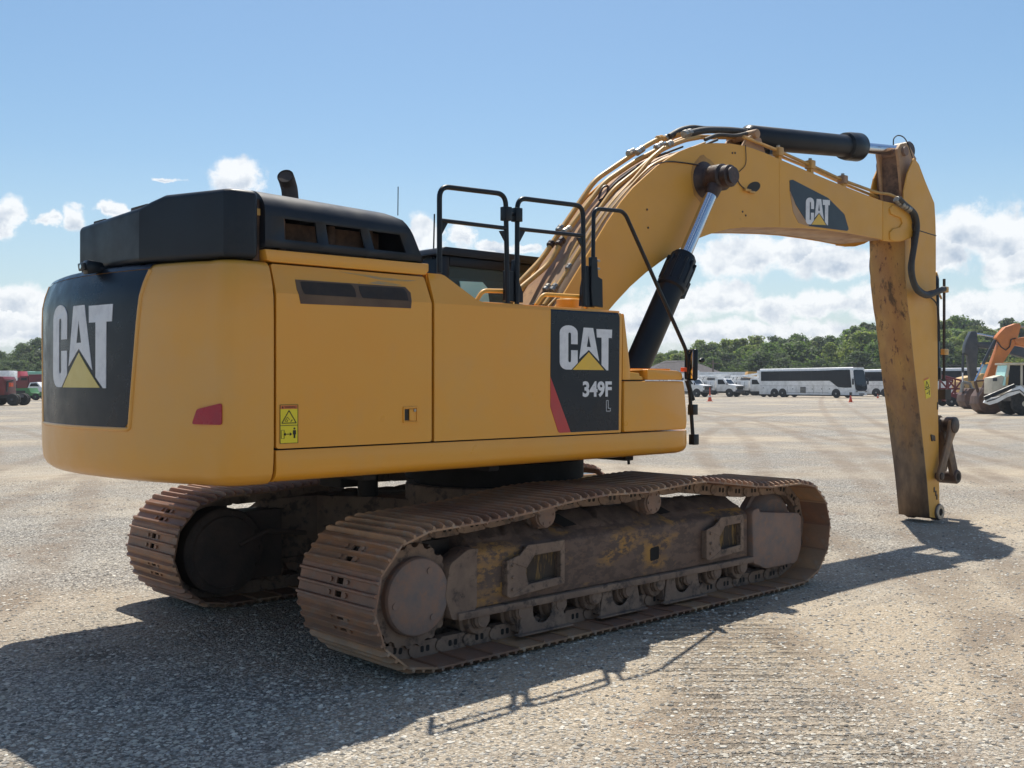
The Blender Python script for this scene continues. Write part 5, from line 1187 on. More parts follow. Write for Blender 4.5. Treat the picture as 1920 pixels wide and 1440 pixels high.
def utility(label, u, D_, phi, boom_a=8):
    t = thing('utility_truck', label, 'truck', G(u, D_), HR-phi, 'white utility trucks in a row'); t.scale = (1.13,)*3
    m = MB(); m.pxz(rounded([(.55, .62), (2.95, .62), (3.02, .95), (2.98, 1.30), (2.0, 1.42), (1.45, 2.05), (.55, 2.08)], .10), -.95, .95); m.build('cab', whitep, t, bevel=.05)
    for sg in (-1, 1):
        m = MB(); m.pxz([(.75, 1.42), (1.72, 1.42), (1.36, 1.93), (.75, 1.95)], sg*.965, sg*.94); m.build('side_window', busglass, t, smooth=0)
        for x in (2.15, -1.9): wheel(t, x, sg*.86, .42, .28, steel, sg)
        m = MB(); m.pxz(arcpts(2.15, .45, .50, 0, 180, 10)+[(1.65, .60), (2.65, .60)], sg*.962, sg*.9); m.build('wheel_arch', ink, t, smooth=0)
        m = MB(); m.box(1.95, 2.0, sg*1.12-.09, sg*1.12+.09, 1.35, 1.62); m.build('mirror', black, t)
        m = MB()
        for x in (-3.05, -2.45, -1.3, -.6, -.02): m.box(x, x+.025, min(sg*1.19, sg*1.15), max(sg*1.19, sg*1.15), .8, 1.72)
        m.box(-3.1, .3, min(sg*1.19, sg*1.15), max(sg*1.19, sg*1.15), 1.25, 1.27); m.build('locker_seam', truckgrey, t, smooth=0)
    m = MB(); m.pyz([(-.80, 1.45), (.80, 1.45), (.70, 1.95), (-.70, 1.95)], 0, .04)
    m.v = [(1.99-(z-1.42)*.87+x*.5, y, z) for x, y, z in m.v]; m.build('windscreen', busglass, t, smooth=0)
    m = MB(); m.box(2.98, 3.06, -.72, .72, .80, 1.22); g_ = m.build('grille', ink, t, smooth=0)
    m = MB(); m.box(2.92, 3.16, -.98, .98, .48, .76); m.build('bumper', truckgrey, t, bevel=.03)
    for s_ in (-1, 1): MB().box(2.97, 3.07, s_*.86-.1, s_*.86+.1, 1.0, 1.22).build('headlight', steel, t)
    m = MB()
    for sg in (-1, 1): m.box(-3.15, -2.45, min(sg*.68, sg*1.17), max(sg*.68, sg*1.17), .72, 1.78); m.box(-2.45, -1.35, min(sg*.68, sg*1.17), max(sg*.68, sg*1.17), 1.02, 1.78); m.box(-1.35, .38, min(sg*.68, sg*1.17), max(sg*.68, sg*1.17), .72, 1.85)
    m.box(-3.2, .4, -.68, .68, .85, 1.05); m.build('service_body', whitep, t, bevel=.02)
    MB().box(-3.2, 2.9, -.45, .45, .48, .82).build('chassis', truckgrey, t, smooth=0)
    m = MB(); m.cyl((-1.9, 0, 1.0), (-1.9, 0, 2.15), .26, 16); m.obox((-1.9, 0, 2.25), (.35, 0, .02), (0, .2, 0), (0, 0, .16)); m.build('turret', whitep, t)
    ca = math.radians(boom_a); m = MB(); m.obox((-.3, .12, 2.42), (2.1*math.cos(ca), 0, 2.1*math.sin(ca)), (0, .10, 0), (0, 0, .11)); m.obox((-.5, -.16, 2.30), (1.7, 0, -.1), (0, .09, 0), (0, 0, .09)); m.tube([(-1.7, 0, 2.0), (-.6, .1, 2.35)], .06, 8)
    m.build('lift_boom', whitep, t, bevel=.02)
    m = MB(); m.box(1.2, 1.9, -.6, .1, 2.20, 2.95) if boom_a > 5 else m.box(-3.3, -2.6, -.4, .3, 1.9, 2.6); m.build('bucket', whitep, t, bevel=.05)
    m = MB()
    for k in range(5): m.tube([(-2.9+.5*k, -.6, 1.8), (-2.7+.45*k, -.5+.1*k, 2.2+.06*(k % 2))], .03, 6)
    m.box(-.8, -.3, -.5, .4, 1.8, 2.15); m.build('tool_rack', truckgrey, t)
    return t
utility('white bucket truck right behind the excavator mirror', 1283, 136, math.radians(40), 10)
utility('white service truck left of the other one in the open, black grille', 1342, 137, math.radians(38), 3)
utility('white service truck just left of the whole coach', 1405, 138, math.radians(38), 8)
utility('white bucket truck partly hidden between the two coaches', 1642, 142, math.radians(30), 12)
def boxtrailer(label, u, D_, phi, Lh, H, mat=whitep, name='box_trailer'):
    t = thing(name, label, 'trailer', G(u, D_), HR-phi); m = MB(); m.box(-Lh, Lh, -1.25, 1.25, 1.1, H); m.build('box_body', mat, t, bevel=.04)
    m = MB()
    for i in range(int(Lh*2/.6)): m.box(-Lh+.3+i*.6, -Lh+.33+i*.6, -1.275, -1.24, 1.15, H-.1)
    m.build('side_rib', mat, t, smooth=0); MB().box(-Lh+.2, Lh-.2, -.5, .5, .85, 1.12).build('chassis', truckgrey, t, smooth=0)
    for sg in (-1, 1):
        for x in (-Lh+1.2, -Lh+2.3): wheel(t, x, sg*1.02, .5, .3, steel, sg)
    return t
boxtrailer('long white box trailer behind the two service trucks', 1375, 158, .1, 5.2, 3.35)
boxtrailer('white box trailer with rust marks behind the mirror', 1262, 160, .12, 4.2, 3.2)
t = thing('tipper_body', 'yellow tipper body poking above the trucks left of the coach', 'tipper', G(1408, 150), HR)
m = MB(); m.pxz([(-.9, 2.4), (-.55, 3.35), (1.0, 3.3), (1.3, 2.5)], -.9, .9); m.build('tipping_tub', orange_y, t, bevel=.03); m = MB(); m.pxz([(-7.6+.3, 2.7), (-7.5, 3.3), (-6.0, 3.25), (-5.8, 2.6)], -.8, .8); m.box(-1, 1.2, -.4, .4, 1.0, 2.5)
MB().box(-1.2, 1.6, -.45, .45, .8, 2.42).build('chassis', truckgrey, t)
for x in (-.8, 1.1): wheel(t, x, -.8, .5, .3); wheel(t, x, .8, .5, .3, sg=1)
t = thing('crane_carrier', 'pale folded crane jib above the left end of the coach', 'crane', G(1432, 150), HR); m = MB(); m.obox((0, 0, 3.1), (2.4, 0, .35), (0, .22, 0), (0, 0, .16)); m.obox((.3, 0, 2.75), (1.8, 0, .2), (0, .16, 0), (0, 0, .12)); m.build('jib', whitep, t, bevel=.02)
m = MB(); m.box(-2.0, 2.2, -.9, .9, .8, 1.5); m.cyl((-1.6, 0, 1.5), (-1.6, 0, 2.9), .25, 14); m.build('carrier_body', greyp, t, bevel=.03)
for x in (-1.3, 1.5): wheel(t, x, -.85, .5, .3); wheel(t, x, .85, .5, .3, sg=1)

def cone(label, u, D_, h, pole=False, cap=False):
    t = thing('traffic_cone', label, 'traffic cone', G(u, D_), 0, 'traffic cones on the yard')
    m = MB(); m.lathe((0, 0, .03), (0, 0, 1), [(0, h*.24), (h*.5, h*.13), (h*.93, h*.05), (h*.95, .02)], 20); m.build('cone_body', orangep2, t)
    MB().box(-h*.27, h*.27, -h*.27, h*.27, 0, .035).build('base', orangep2, t, bevel=.01)
    m = MB(); m.lathe((0, 0, .03+h*.45), (0, 0, 1), [(0, h*.147), (h*.15, h*.118)], 20); m.build('reflective_band', redb if cap else white, t)
    if cap: MB().cyl((0, 0, h*.85), (0, 0, h*1.25), h*.16, 14).build('black_top', ink, t)
    if pole: MB().cyl((0, 0, h*.9), (0, 0, h*1.5), .035, 8).build('marker_pole', orangep2, t)
cone('tall orange cone with a thin marker in front of the service trucks', 1331, 104, .9, pole=True)
cone('orange cone with a black top near the front of the whole coach', 1595, 100, .75, cap=True)
cone('small orange cone by the upright excavator arm', 1646, 126, .5)

# far building and pole
def hiproof(label, u, D_, L_, Wd, hw, hr, phi=.0):
    t = thing('house', label, 'house', G(u, D_), HR-phi); m = MB(); m.box(-L_+.5, L_-.5, -Wd+.5, Wd-.5, 0, hw); m.build('wall', wallm, t, smooth=0)
    m = MB(); k = Wd*.85; m.add([(-L_, -Wd, hw), (L_, -Wd, hw), (L_, Wd, hw), (-L_, Wd, hw), (-L_+k, 0, hr), (L_-k, 0, hr)], [(0, 1, 5, 4), (1, 2, 5), (2, 3, 4, 5), (3, 0, 4), (3, 2, 1, 0)]); m.build('roof', roofm, t, smooth=0)
    m = MB(); 
    for i in range(4): x = -L_+1.6+i*(2*L_-3.2)/3.6; m.box(x, x+.9, -Wd+.46, -Wd+.52, 1.0, 2.0)
    m.build('window', busglass, t, smooth=0); return t
hiproof('low house with a grey hipped roof behind the excavator mirror', 1272, 172, 5.9, 4.5, 3.4, 5.35, -.1)
hiproof('small grey roofed building left of the mirror, behind the tool box', 1196, 165, 3.2, 3.0, 3.0, 4.5, .1)
def pole(label, u, D_, h):
    p_ = G(u, D_); t = thing('utility_pole', label, 'utility pole', p_, HR); MB().lathe((0, 0, 0), (0, 0, 1), [(0, .16), (h, .10)], 12).build('pole', woodm, t); MB().box(-.9, .9, -.06, .06, h-.55, h-.43).build('crossarm', woodm, t)
    return p_
pa = pole('wooden utility pole above the service trucks', 1337, 162, 5.2); pb = pole('utility pole beyond the upright arm', 1690, 168, 6.0)
pc_ = G(1120, 158)
def cable(a, b, ha, hb, sag, off, label):
    pts = [Vector((a.x+(b.x-a.x)*i/24, a.y+(b.y-a.y)*i/24, ha+(hb-ha)*i/24-sag*4*(i/24)*(1-i/24)))+_r*off for i in range(25)]
    tag(MB().tube(pts, .028, 5).build('power_line', hose, None), label, 'power line', 'power lines across the trees')
cable(pa, pb, 5.5, 5.0, .35, -.8, 'upper power line crossing the trees right of the wooden pole'); cable(pa, pb, 4.9, 4.5, .35, .8, 'lower power line crossing the trees right of the wooden pole')
cable(pc_, pa, 4.4, 5.5, .3, 0, 'power line left of the wooden pole above the grey roof')
cable(pb, G(2010, 165), 4.9, 4.8, .4, 0, 'power line right of the upright arm, behind the grey excavator')

# ------------------------------------------------------------------ machines at the right edge
def face(D_):     # a frame parallel to the picture at distance D_: pixels to local x and z
    org = G(1840, D_); sc = D_/FPX
    # local z from the pixel row, local x from the column
    return org, (lambda u, v: ((u-1840)*sc, CH+(716-v)*sc))
def pf(m, F_, L_, y0, y1): return m.prism([F_(u, v) for u, v in L_], lambda a, b: (a, y0, b), lambda a, b: (a, y1, b))
o64, F = face(64)
def mtube(m, F_, L_, y, r, n=12): return m.tube([(F_(u, v)[0], y, F_(u, v)[1]) for u, v in L_], r, n)
def undercarriage(t, cx, cy, Lh=1.9, gap=1.15, body=orangep, H0=1.0):
    for sg in (-1, 1):
        m = MB(); m.pxz(arcpts(cx-Lh+.4, .42, .42, 90, 270, 10)+arcpts(cx+Lh-.4, .42, .42, -90, 90, 10), cy+sg*gap-.27, cy+sg*gap+.27); m.build('crawler_track', rust, t, bevel=.02)
    m = MB(); m.box(cx-.8, cx+.8, cy-1, cy+1, .45, .95); m.build('carbody', grime, t)
    m = MB(); m.pxy(rounded([(cx-1.3, cy-1.3), (cx+1.7, cy-1.3), (cx+1.95, cy), (cx+1.7, cy+1.3), (cx-1.3, cy+1.3)], .2), 1.0, 1.95); m.pxy(rounded([(cx+.1, cy-1.28), (cx+1.6, cy-1.28), (cx+1.6, cy+1.28), (cx+.1, cy+1.28)], .1), 1.95, 2.25); m.build('upper_body', body, t, bevel=.05)
    m = MB(); m.box(cx-1.5, cx-.1, cy-1.3, cy-.35, 1.2, 2.85); m.build('cab', body, t, bevel=.06); m = MB(); m.box(cx-1.52, cx-.3, cy-1.315, cy-.5, 1.75, 2.65); m.build('cab_window', busglass, t)
t = thing('excavator', 'orange excavator at the right edge with its arm raised and brown bucket on the ground', 'excavator', o64, HR)
m = MB(); pf(m, F, [(1882, 613), (1902, 606), (1908, 606), (1911, 610), (1906, 630), (1899, 648), (1857, 711), (1850, 718), (1844, 714), (1847, 706), (1871, 641), (1865, 633), (1868, 628)], -.22, .22); m.build('stick', orangep, t, bevel=.02)
m = MB(); pf(m, F, [(1898, 638), (1903, 634), (1922, 631), (1975, 640), (2040, 672), (2050, 690), (2035, 694), (1975, 664), (1920, 650), (1904, 647)], -.26, .26); m.build('boom', orangep, t, bevel=.02)
m = MB(); mtube(m, F, [(1866, 637), (1843, 682)], 0, .10); cy_ = m.build('bucket_cylinder', greyp, t); m = MB(); mtube(m, F, [(1843, 682), (1828, 714)], 0, .06); m.build('cylinder_rod', chrome, cy_)
m = MB(); mtube(m, F, [(1906, 612), (1930, 613), (1985, 622)], 0, .07); m.build('stick_cylinder', steel, t)
m = MB(); mtube(m, F, [(1900, 634), (1892, 636), (1889, 650), (1882, 656), (1873, 650), (1866, 640)], -.27, .035, 8); m.build('hose', hose, t)
m = MB(); mtube(m, F, [(1850, 713), (1842, 733)], .0, .13); mtube(m, F, [(1828, 714), (1834, 735)], 0, .09); mtube(m, F, [(1828, 714), (1848, 712)], 0, .06); m.build('bucket_linkage', bucketm, t)
m = MB(); pf(m, F, rounded([(1828, 742), (1838, 727), (1848, 726), (1856, 737), (1864, 746), (1894, 750), (1888, 758), (1872, 768), (1858, 774.5), (1842, 775), (1832, 768), (1826, 756)], .10), -.62, .62); m.build('bucket', bucketm, t, bevel=.02)
m = MB(); 
for k in range(4): pf(m, F, [(1884, 750), (1896, 748), (1899, 750), (1886, 756)], -.60+k*.34, -.46+k*.34)
m.build('bucket_tooth', steel, t)
m = MB(); pf(m, F, [(2035, 672), (2050, 690), (2075, 720), (2060, 720), (2030, 694)], -.2, .2); mtube(m, F, [(1990, 668), (2055, 716)], -.3, .09); m.build('boom_foot', orangep, t)
undercarriage(t, F(2090, 700)[0], 0)
o75, F2 = face(76)
t = thing('excavator', 'dark grey excavator left of the orange one, arm folded down', 'excavator', o75, HR)
m = MB(); pf(m, F2, [(1818, 621), (1826, 620), (1829, 624), (1832, 652), (1830, 666), (1828, 713), (1818, 714), (1813, 667), (1806, 661), (1807, 648), (1810, 638)], -.25, .25); m.build('stick', greyp, t, bevel=.02)
m = MB(); pf(m, F2, [(1826, 643), (1832, 641), (1862, 641), (1900, 647), (1925, 654), (1990, 690), (1985, 705), (1925, 672), (1895, 664), (1862, 654), (1832, 651)], -.28, .28); m.build('boom', greyp, t, bevel=.02)
m = MB(); mtube(m, F2, [(1826, 624), (1862, 631)], 0, .07); m.build('stick_cylinder_rod', chrome, t); m = MB(); mtube(m, F2, [(1862, 631), (1925, 643)], 0, .11); m.build('stick_cylinder', greyp, t)
m = MB(); mtube(m, F2, [(1806, 662), (1805, 698)], 0, .09); cy_ = m.build('bucket_cylinder', greyp, t); m = MB(); mtube(m, F2, [(1805, 698), (1805, 718)], 0, .06); m.build('cylinder_rod', chrome, cy_)
m = MB(); mtube(m, F2, [(1805, 716), (1818, 718), (1823, 732)], 0, .12); mtube(m, F2, [(1805, 716), (1803, 735)], 0, .12); m.build('bucket_linkage', steel, t)
m = MB(); pf(m, F2, rounded([(1802, 740), (1810, 728), (1830, 727), (1834, 745), (1834, 766), (1818, 767), (1806, 762), (1801, 752)], .15), -.7, .7); m.build('bucket', bucketm, t, bevel=.03)
m = MB(); pf(m, F2, [(1808, 757), (1824, 749), (1826, 752), (1811, 759)], -.76, -.70); m.build('cutting_edge', topplate, t)
undercarriage(t, F2(2040, 700)[0], 1., body=greyp)
# backhoe loader with its white lift arm
o60, F3 = face(61)
t = thing('wheel_loader', 'cream loader with a dark glazed cab and white lift arm at the right edge', 'loader', o60, HR)
m = MB(); pf(m, F3, rounded([(1864, 738), (1864, 708), (1882, 703), (1890, 706), (1892, 738)], .06), .3, 1.3); m.build('engine_hood', creamp, t, bevel=.04)
m = MB(); pf(m, F3, [(1866, 708), (1874, 708), (1874, 714), (1866, 714)], .28, .30); m.build('side_vent', greyp, t, smooth=0)
m = MB()
for L_ in ([(1888, 706), (1893, 683), (1896, 683), (1892, 706)], [(1916, 724), (1916, 683), (1920, 683), (1920, 724)], [(1938, 724), (1938, 683), (1942, 683), (1942, 724)]):
    for y in (.15, 1.45): pf(m, F3, L_, y, y+.1)
pf(m, F3, rounded([(1889, 683), (1889, 679.5), (1946, 679), (1946, 683)], .04), .05, 1.6); pf(m, F3, [(1890, 727), (1890, 722), (1942, 722), (1942, 740), (1896, 740)], .15, 1.5); cb_ = m.build('cab_frame', creamp, t, bevel=.02)
m = MB(); pf(m, F3, [(1893, 722), (1897, 684), (1916, 684), (1916, 722)], .20, .22); pf(m, F3, [(1920, 722), (1920, 684), (1938, 684), (1938, 722)], .20, .22); m.build('cab_window', busglass, cb_, smooth=0)
m = MB(); pf(m, F3, [(1884, 722), (1892, 684), (1894, 684), (1888, 722)], .25, 1.4); m.build('windscreen', tealglass, cb_, smooth=0)
m = MB(); pf(m, F3, rounded([(1837, 754), (1840, 748), (1870, 741), (1893, 727), (1906, 722), (1920, 735), (1960, 742), (1960, 750), (1918, 746), (1905, 735), (1880, 744), (1862, 754), (1848, 758)], .05), -.55, -.40); m.build('lift_arm', whitep, t, bevel=.02)
m = MB(); mtube(m, F3, [(1836, 746), (1892, 722)], -.65, .12); cy_ = m.build('lift_cylinder', black, t); m = MB(); mtube(m, F3, [(1842, 752), (1858, 747), (1880, 735), (1903, 730), (1915, 740)], -.57, .03, 8); m.build('hose', hose, t)
m = MB(); pf(m, F3, [(1896, 740), (1960, 736), (1960, 752), (1900, 752)], .2, 1.3); m.build('chassis', greyp, t, bevel=.03)
rw = .66
for y in (.0, 1.55):
    for ux in (1918, 1985): x = F3(ux, 700)[0]; wheel(t, x, y, rw, .45, creamp, -1 if y < 1 else 1)
# dump truck hood, machines and trailer behind
o85, F4 = face(88)
t = thing('articulated_truck', 'yellow haul truck nose behind the grey excavator bucket', 'truck', o85, HR)
m = MB(); pf(m, F4, rounded([(1793, 716), (1797, 709), (1815, 704), (1832, 703), (1834, 735), (1796, 735), (1793, 726)], .12), -.9, .9); pf(m, F4, rounded([(1826, 712), (1832, 700), (1866, 698), (1890, 704), (1890, 735), (1830, 735)], .1), -.8, .8); m.build('engine_hood', M('faded_truck_yellow', (.62, .38, .12), .5, col2=(.5, .33, .16), scale=3), t, bevel=.05)
m = MB(); pf(m, F4, [(1793, 715), (1799, 715), (1799, 718), (1793, 718)], -.92, -.85); pf(m, F4, [(1793, 723), (1800, 723), (1800, 726), (1793, 726)], -.92, -.85); m.build('headlight', ink, t, smooth=0)
m = MB(); pf(m, F4, rounded([(1843, 700), (1848, 681), (1886, 681), (1886, 702)], .06), -.7, .7); m.build('cab', bluegl, t, bevel=.03)
m = MB(); pf(m, F4, [(1846, 682), (1847, 679), (1889, 679), (1889, 682)], -.85, .85); m.build('cab_roof', orange_y, t, bevel=.02)
m = MB(); pf(m, F4, [(1800, 735), (1960, 735), (1960, 745), (1800, 745)], -.6, .6); pf(m, F4, [(1892, 735), (1892, 705), (1980, 695), (1985, 735)], -1, 1); m.build('dump_body', creamp, t, bevel=.04)
for ux in (1812, 1900, 1950):
    for y in (-.9, .9): wheel(t, F4(ux, 700)[0], y, .72, .5, creamp, -1 if y < 0 else 1)
o80, F5 = face(84)
t = thing('implement_trailer', 'maroon steel trailer beside the upright arm, right of it', 'trailer', o80, HR)
m = MB(); pf(m, F5, [(1772, 752), (1772, 738), (1799, 736), (1803, 744), (1800, 752)], -.9, .9); m.build('deck', redp, t, bevel=.02)
m = MB()
for a, b in (((1768, 706), (1795, 713)), ((1770, 712), (1770, 742)), ((1772, 714), (1786, 730)), ((1795, 713), (1776, 738)), ((1768, 728), (1798, 728)), ((1783, 711), (1783, 740)), ((1750, 702), (1768, 706)), ((1750, 745), (1775, 745))):
    for y in (-.8, .8): mtube(m, F5, [a, b], y, .07, 8)
m.build('gooseneck_frame', redp, t)
for ux in (1775, 1790): wheel(t, F5(ux, 700)[0], -.85, .38, .25); wheel(t, F5(ux, 700)[0], .85, .38, .25, sg=1)

# ------------------------------------------------------------------ machines at the left edge
def faceL(D_):
    org = G(40, D_); sc = D_/FPX; return org, (lambda u, v: ((u-40)*sc, CH+(716-v)*sc))
o1, L1 = faceL(84)
t = thing('tractor_truck', 'maroon truck cut off by the left edge with big rear tyres', 'truck', o1, HR)
m = MB(); pf(m, L1, rounded([(-45, 742), (-42, 709), (-20, 706), (16, 707), (19, 712), (19, 741)], .08), -1.0, 1.0); m.build('cab', redp, t, bevel=.04)
m = MB(); pf(m, L1, [(-2, 713), (10, 713), (10, 719), (-2, 719)], -1.02, -.98); pf(m, L1, [(-30, 713), (-8, 713), (-8, 723), (-30, 723)], -1.02, -.98); m.build('side_window', busglass, t, smooth=0)
m = MB(); pf(m, L1, [(-60, 741), (40, 741), (40, 746), (-60, 750)], -.45, .45); mtube(m, L1, [(19, 735), (21, 716), (32, 714)], -.6, .08); m.build('chassis', truckgrey, t)
for ux in (35, -8, -50):
    for y in (-1.0, -.66, .66, 1.0) if ux == 35 else (-.95, .95): wheel(t, L1(ux, 0)[0], y, .47, .28, truckgrey, -1 if y < 0 else 1)
m = MB(); m.obox((L1(30, 722)[0], -.8, L1(30, 722)[1]), (.08, 0, 0), (0, .2, 0), (0, 0, .15)); m.build('tail_light', orangep2, t)
o2, L2 = faceL(108)
t = thing('farm_machine', 'green field implement low on wheels left of the excavator', 'farm machine', o2, HR)
m = MB(); pf(m, L2, rounded([(24, 738), (28, 729), (62, 728), (66, 737), (80, 738), (100, 730), (140, 730), (140, 744), (50, 742)], .08), -1.0, 1.0); m.build('body', greenp, t, bevel=.04)
m = MB(); pf(m, L2, [(32, 739), (56, 739), (56, 733), (32, 733)], -1.03, -.98); m.build('grille', ink, t, smooth=0)
m = MB(); mtube(m, L2, [(36, 741), (60, 746)], -.9, .12); m.build('drawbar', greenp, t)
for ux in (58, 75, 120): wheel(t, L2(ux, 0)[0], -.9, .36, .3, greenp); wheel(t, L2(ux, 0)[0], .9, .36, .3, greenp, 1)
o3, L3 = faceL(120)
t = thing('pickup_truck', 'white pickup beyond the green implement', 'pickup', o3, HR)
m = MB(); pf(m, L3, rounded([(57, 734), (59, 727), (63, 718), (76, 717), (84, 727), (105, 729), (106, 736)], .05), -.9, .9); m.build('body', whitep, t, bevel=.05)
m = MB(); pf(m, L3, [(62, 725), (65, 719.5), (75, 719), (80, 725)], -.93, -.88); m.build('side_window', busglass, t, smooth=0)
for ux in (64, 98): wheel(t, L3(ux, 0)[0], -.85, .38, .25); wheel(t, L3(ux, 0)[0], .85, .38, .25, sg=1)
o4, L4 = faceL(128)
def heavy(label, F_, org, x0, cabmat, boxmat, name='lorry', top=703):
    t = thing(name, label, 'truck', org, HR, 'lorries parked on the left')
    m = MB(); pf(m, F_, rounded([(x0, 740), (x0, 716), (x0+16, 714), (x0+19, top+3), (x0+34, top+3), (x0+34, 740)], .08), -1.1, 1.1); m.build('cab', cabmat, t, bevel=.05)
    m = MB(); pf(m, F_, [(x0+21, 714), (x0+22, top+6), (x0+32, top+6), (x0+32, 714)], -1.13, -1.08); m.build('side_window', busglass, t, smooth=0)
    m = MB(); pf(m, F_, [(x0+2, 736), (x0+2, 722), (x0+14, 722), (x0+14, 736)], -1.13, -1.08); m.build('grille', ink, t, smooth=0)
    m = MB(); pf(m, F_, [(x0+36, 734), (x0+36, top), (x0+95, top-1), (x0+95, 734)], -1.2, 1.2); m.build('cargo_body', boxmat, t, bevel=.05)
    MB().box(F_(x0+5, 0)[0], F_(x0+92, 0)[0], -.5, .5, .6, 1.0).build('chassis', truckgrey, t)
    for q in (10, 60, 78): wheel(t, F_(x0+q, 0)[0], -.95, .48, .3); wheel(t, F_(x0+q, 0)[0], .95, .48, .3, sg=1)
heavy('red lorry behind the green implement', L4, o4, 26, redp, redp)
o5, L5 = faceL(140)
heavy('white bodied lorry at the far left behind the maroon truck', L5, o5, -70, redb, whitep, top=697)
t = thing('covered_trailer', 'bright red covered load behind the red lorry', 'trailer', faceL(146)[0], HR); _, L6 = faceL(146)
m = MB(); pf(m, L6, rounded([(24, 708), (26, 698), (44, 697), (47, 709)], .15), -1.1, 1.1); m.build('red_cover', redb, t, bevel=.08)
m = MB(); pf(m, L6, [(22, 708), (50, 708), (50, 735), (22, 735)], -.9, .9); m.build('bed', truckgrey, t); wheel(t, L6(30, 0)[0], -.9, .45, .3); wheel(t, L6(42, 0)[0], -.9, .45, .3)
t = thing('covered_trailer', 'pale green and white topped trailer next to the counterweight', 'trailer', faceL(150)[0], HR); _, L6 = faceL(150)
m = MB(); pf(m, L6, [(56, 706), (56, 698), (120, 697), (120, 706)], -1.1, 1.1); m.build('green_top', greenl, t, bevel=.08)
m = MB(); pf(m, L6, [(50, 704), (54, 704), (54, 697), (60, 697), (60, 704), (124, 704), (124, 735), (50, 735)], -1.0, 1.0); m.build('bed', whitep, t); wheel(t, L6(60, 0)[0], -1, .5, .3); wheel(t, L6(100, 0)[0], -1, .5, .3)

# ------------------------------------------------------------------ trees
def tree_mesh(seed, h=10., w=4.2, nc=100, nq=48, low=.02):
    r = random.Random(seed); V = []; Fc = []
    cl = []
    for _ in range(nc):
        z = low+(1-low)*r.random()**.85; a = r.random()*2*PI
        prof_ = math.sin(PI*min(1, max(.0, (z*.86+.16))))**.6
        rr = w*prof_*math.sqrt(r.random())*(.85+.3*r.random()); cl.append((rr*math.cos(a), rr*math.sin(a), z*h*.93, (.65+.75*r.random())*w*.28))
    for _ in range(9): a = r.random()*2*PI; q = w*.4*r.random(); cl.append((q*math.cos(a), q*math.sin(a), h*(.84+.13*r.random()), w*.17))
    for cx, cy, cz, cr in cl:
        for _ in range(nq):
            d = Vector((r.gauss(0, 1), r.gauss(0, 1), r.gauss(0, 1))).normalized(); q = Vector((cx, cy, cz))+Vector((d.x, d.y, d.z*.75))*cr*(.55+.5*r.random())
            nrm = (d+Vector((r.uniform(-.7, .7), r.uniform(-.7, .7), r.uniform(-.3, .9)))).normalized(); u_ = nrm.orthogonal().normalized(); v_ = nrm.cross(u_); s = .13+.15*r.random(); an = r.random()*PI
            e1 = (u_*math.cos(an)+v_*math.sin(an))*s; e2 = (v_*math.cos(an)-u_*math.sin(an))*s*.75; o = len(V)
            V += [q-e1, q-e2*.9, q+e1*.9, q+e2]; Fc.append((o, o+1, o+2, o+3))
    me = bpy.data.meshes.new('crown'); me.from_pydata([tuple(x) for x in V], [], Fc); return me
def trunk_mesh(seed, h):
    r = random.Random(seed); m = MB(); top = Vector((r.uniform(-.4, .4), r.uniform(-.4, .4), h*.85)); m.tube([(0, 0, -.1), (0, 0, h*.3), top*.7+Vector((0, 0, h*.02)), top], [.22, .17, .10, .04], 8)
    for k in range(6):
        z = h*(.25+.1*k); a = r.random()*2*PI; m.tube([(0, 0, z), (1.0*math.cos(a), 1.0*math.sin(a), z+.9), (2.1*math.cos(a), 2.1*math.sin(a), z+1.5)], [.09, .06, .02], 6)
    o = m.build('trunk', bark, None); me = o.data; bpy.data.objects.remove(o); return me
crowns = []
for i, (h, w) in enumerate(((10, 4.1), (11, 3.6), (9.5, 4.6), (10.5, 3.9), (7, 3.4), (10, 3.0))):
    for lm in (0, 1, 2, 3):
        pass
    crowns.append((tree_mesh(11+i, h, w), trunk_mesh(50+i, h), h))
rt = random.Random(21)
def topv(u):
    K = [(-300, 640), (0, 656), (30, 650), (50, 642), (150, 642), (1100, 668), (1180, 662), (1215, 655), (1290, 652), (1308, 634), (1340, 632), (1366, 642), (1395, 641), (1412, 630), (1432, 629), (1460, 640), (1500, 632), (1560, 630), (1600, 621), (1640, 609), (1665, 614), (1765, 606), (1790, 601), (1832, 604), (1870, 607), (1900, 600), (1930, 597), (2300, 590)]
    for (a, b), (c, d) in zip(K, K[1:]):
        if a <= u <= c: return b+(d-b)*(u-a)/(c-a)
    return 630
kinds = [('broad mid-green tree', 0), ('dark dense tree', 1), ('yellow-green tree', 2), ('bluish green tree', 3)]
meshcache = {}
def tree(u, D_, vtop, ci, li, label, group):
    h = CH+(716-vtop)*D_/FPX; me, tm, h0 = crowns[ci]; s = h/h0
    key = (ci, li)
    if key not in meshcache: q = me.copy(); q.materials.append(leaf[li]); meshcache[key] = q
    p = G(u, D_); t = thing('tree', label, 'tree', (p.x, p.y, 0), rt.random()*6.28, group); t.scale = (s*rt.uniform(.9, 1.25), s*rt.uniform(.9, 1.25), s)
    for nm, md in (('crown', meshcache[key]), ('trunk', tm)):
        o = bpy.data.objects.new(nm, md); C.objects.link(o); o.parent = t
spots = [u for u in list(range(-60, 121, 23))+list(range(1150, 2031, 23))]
places = ['above the service trucks', 'above the coach roof', 'right of the upright arm', 'at the left edge', 'above the grey roof']
def where(u):
    if u < 130: return 'left of the excavator'
    if u < 1315: return 'above the grey roofs'
    if u < 1435: return 'above the service trucks'
    if u < 1620: return 'above the whole coach'
    if u < 1765: return 'beside the upright arm'
    return 'behind the orange excavator'
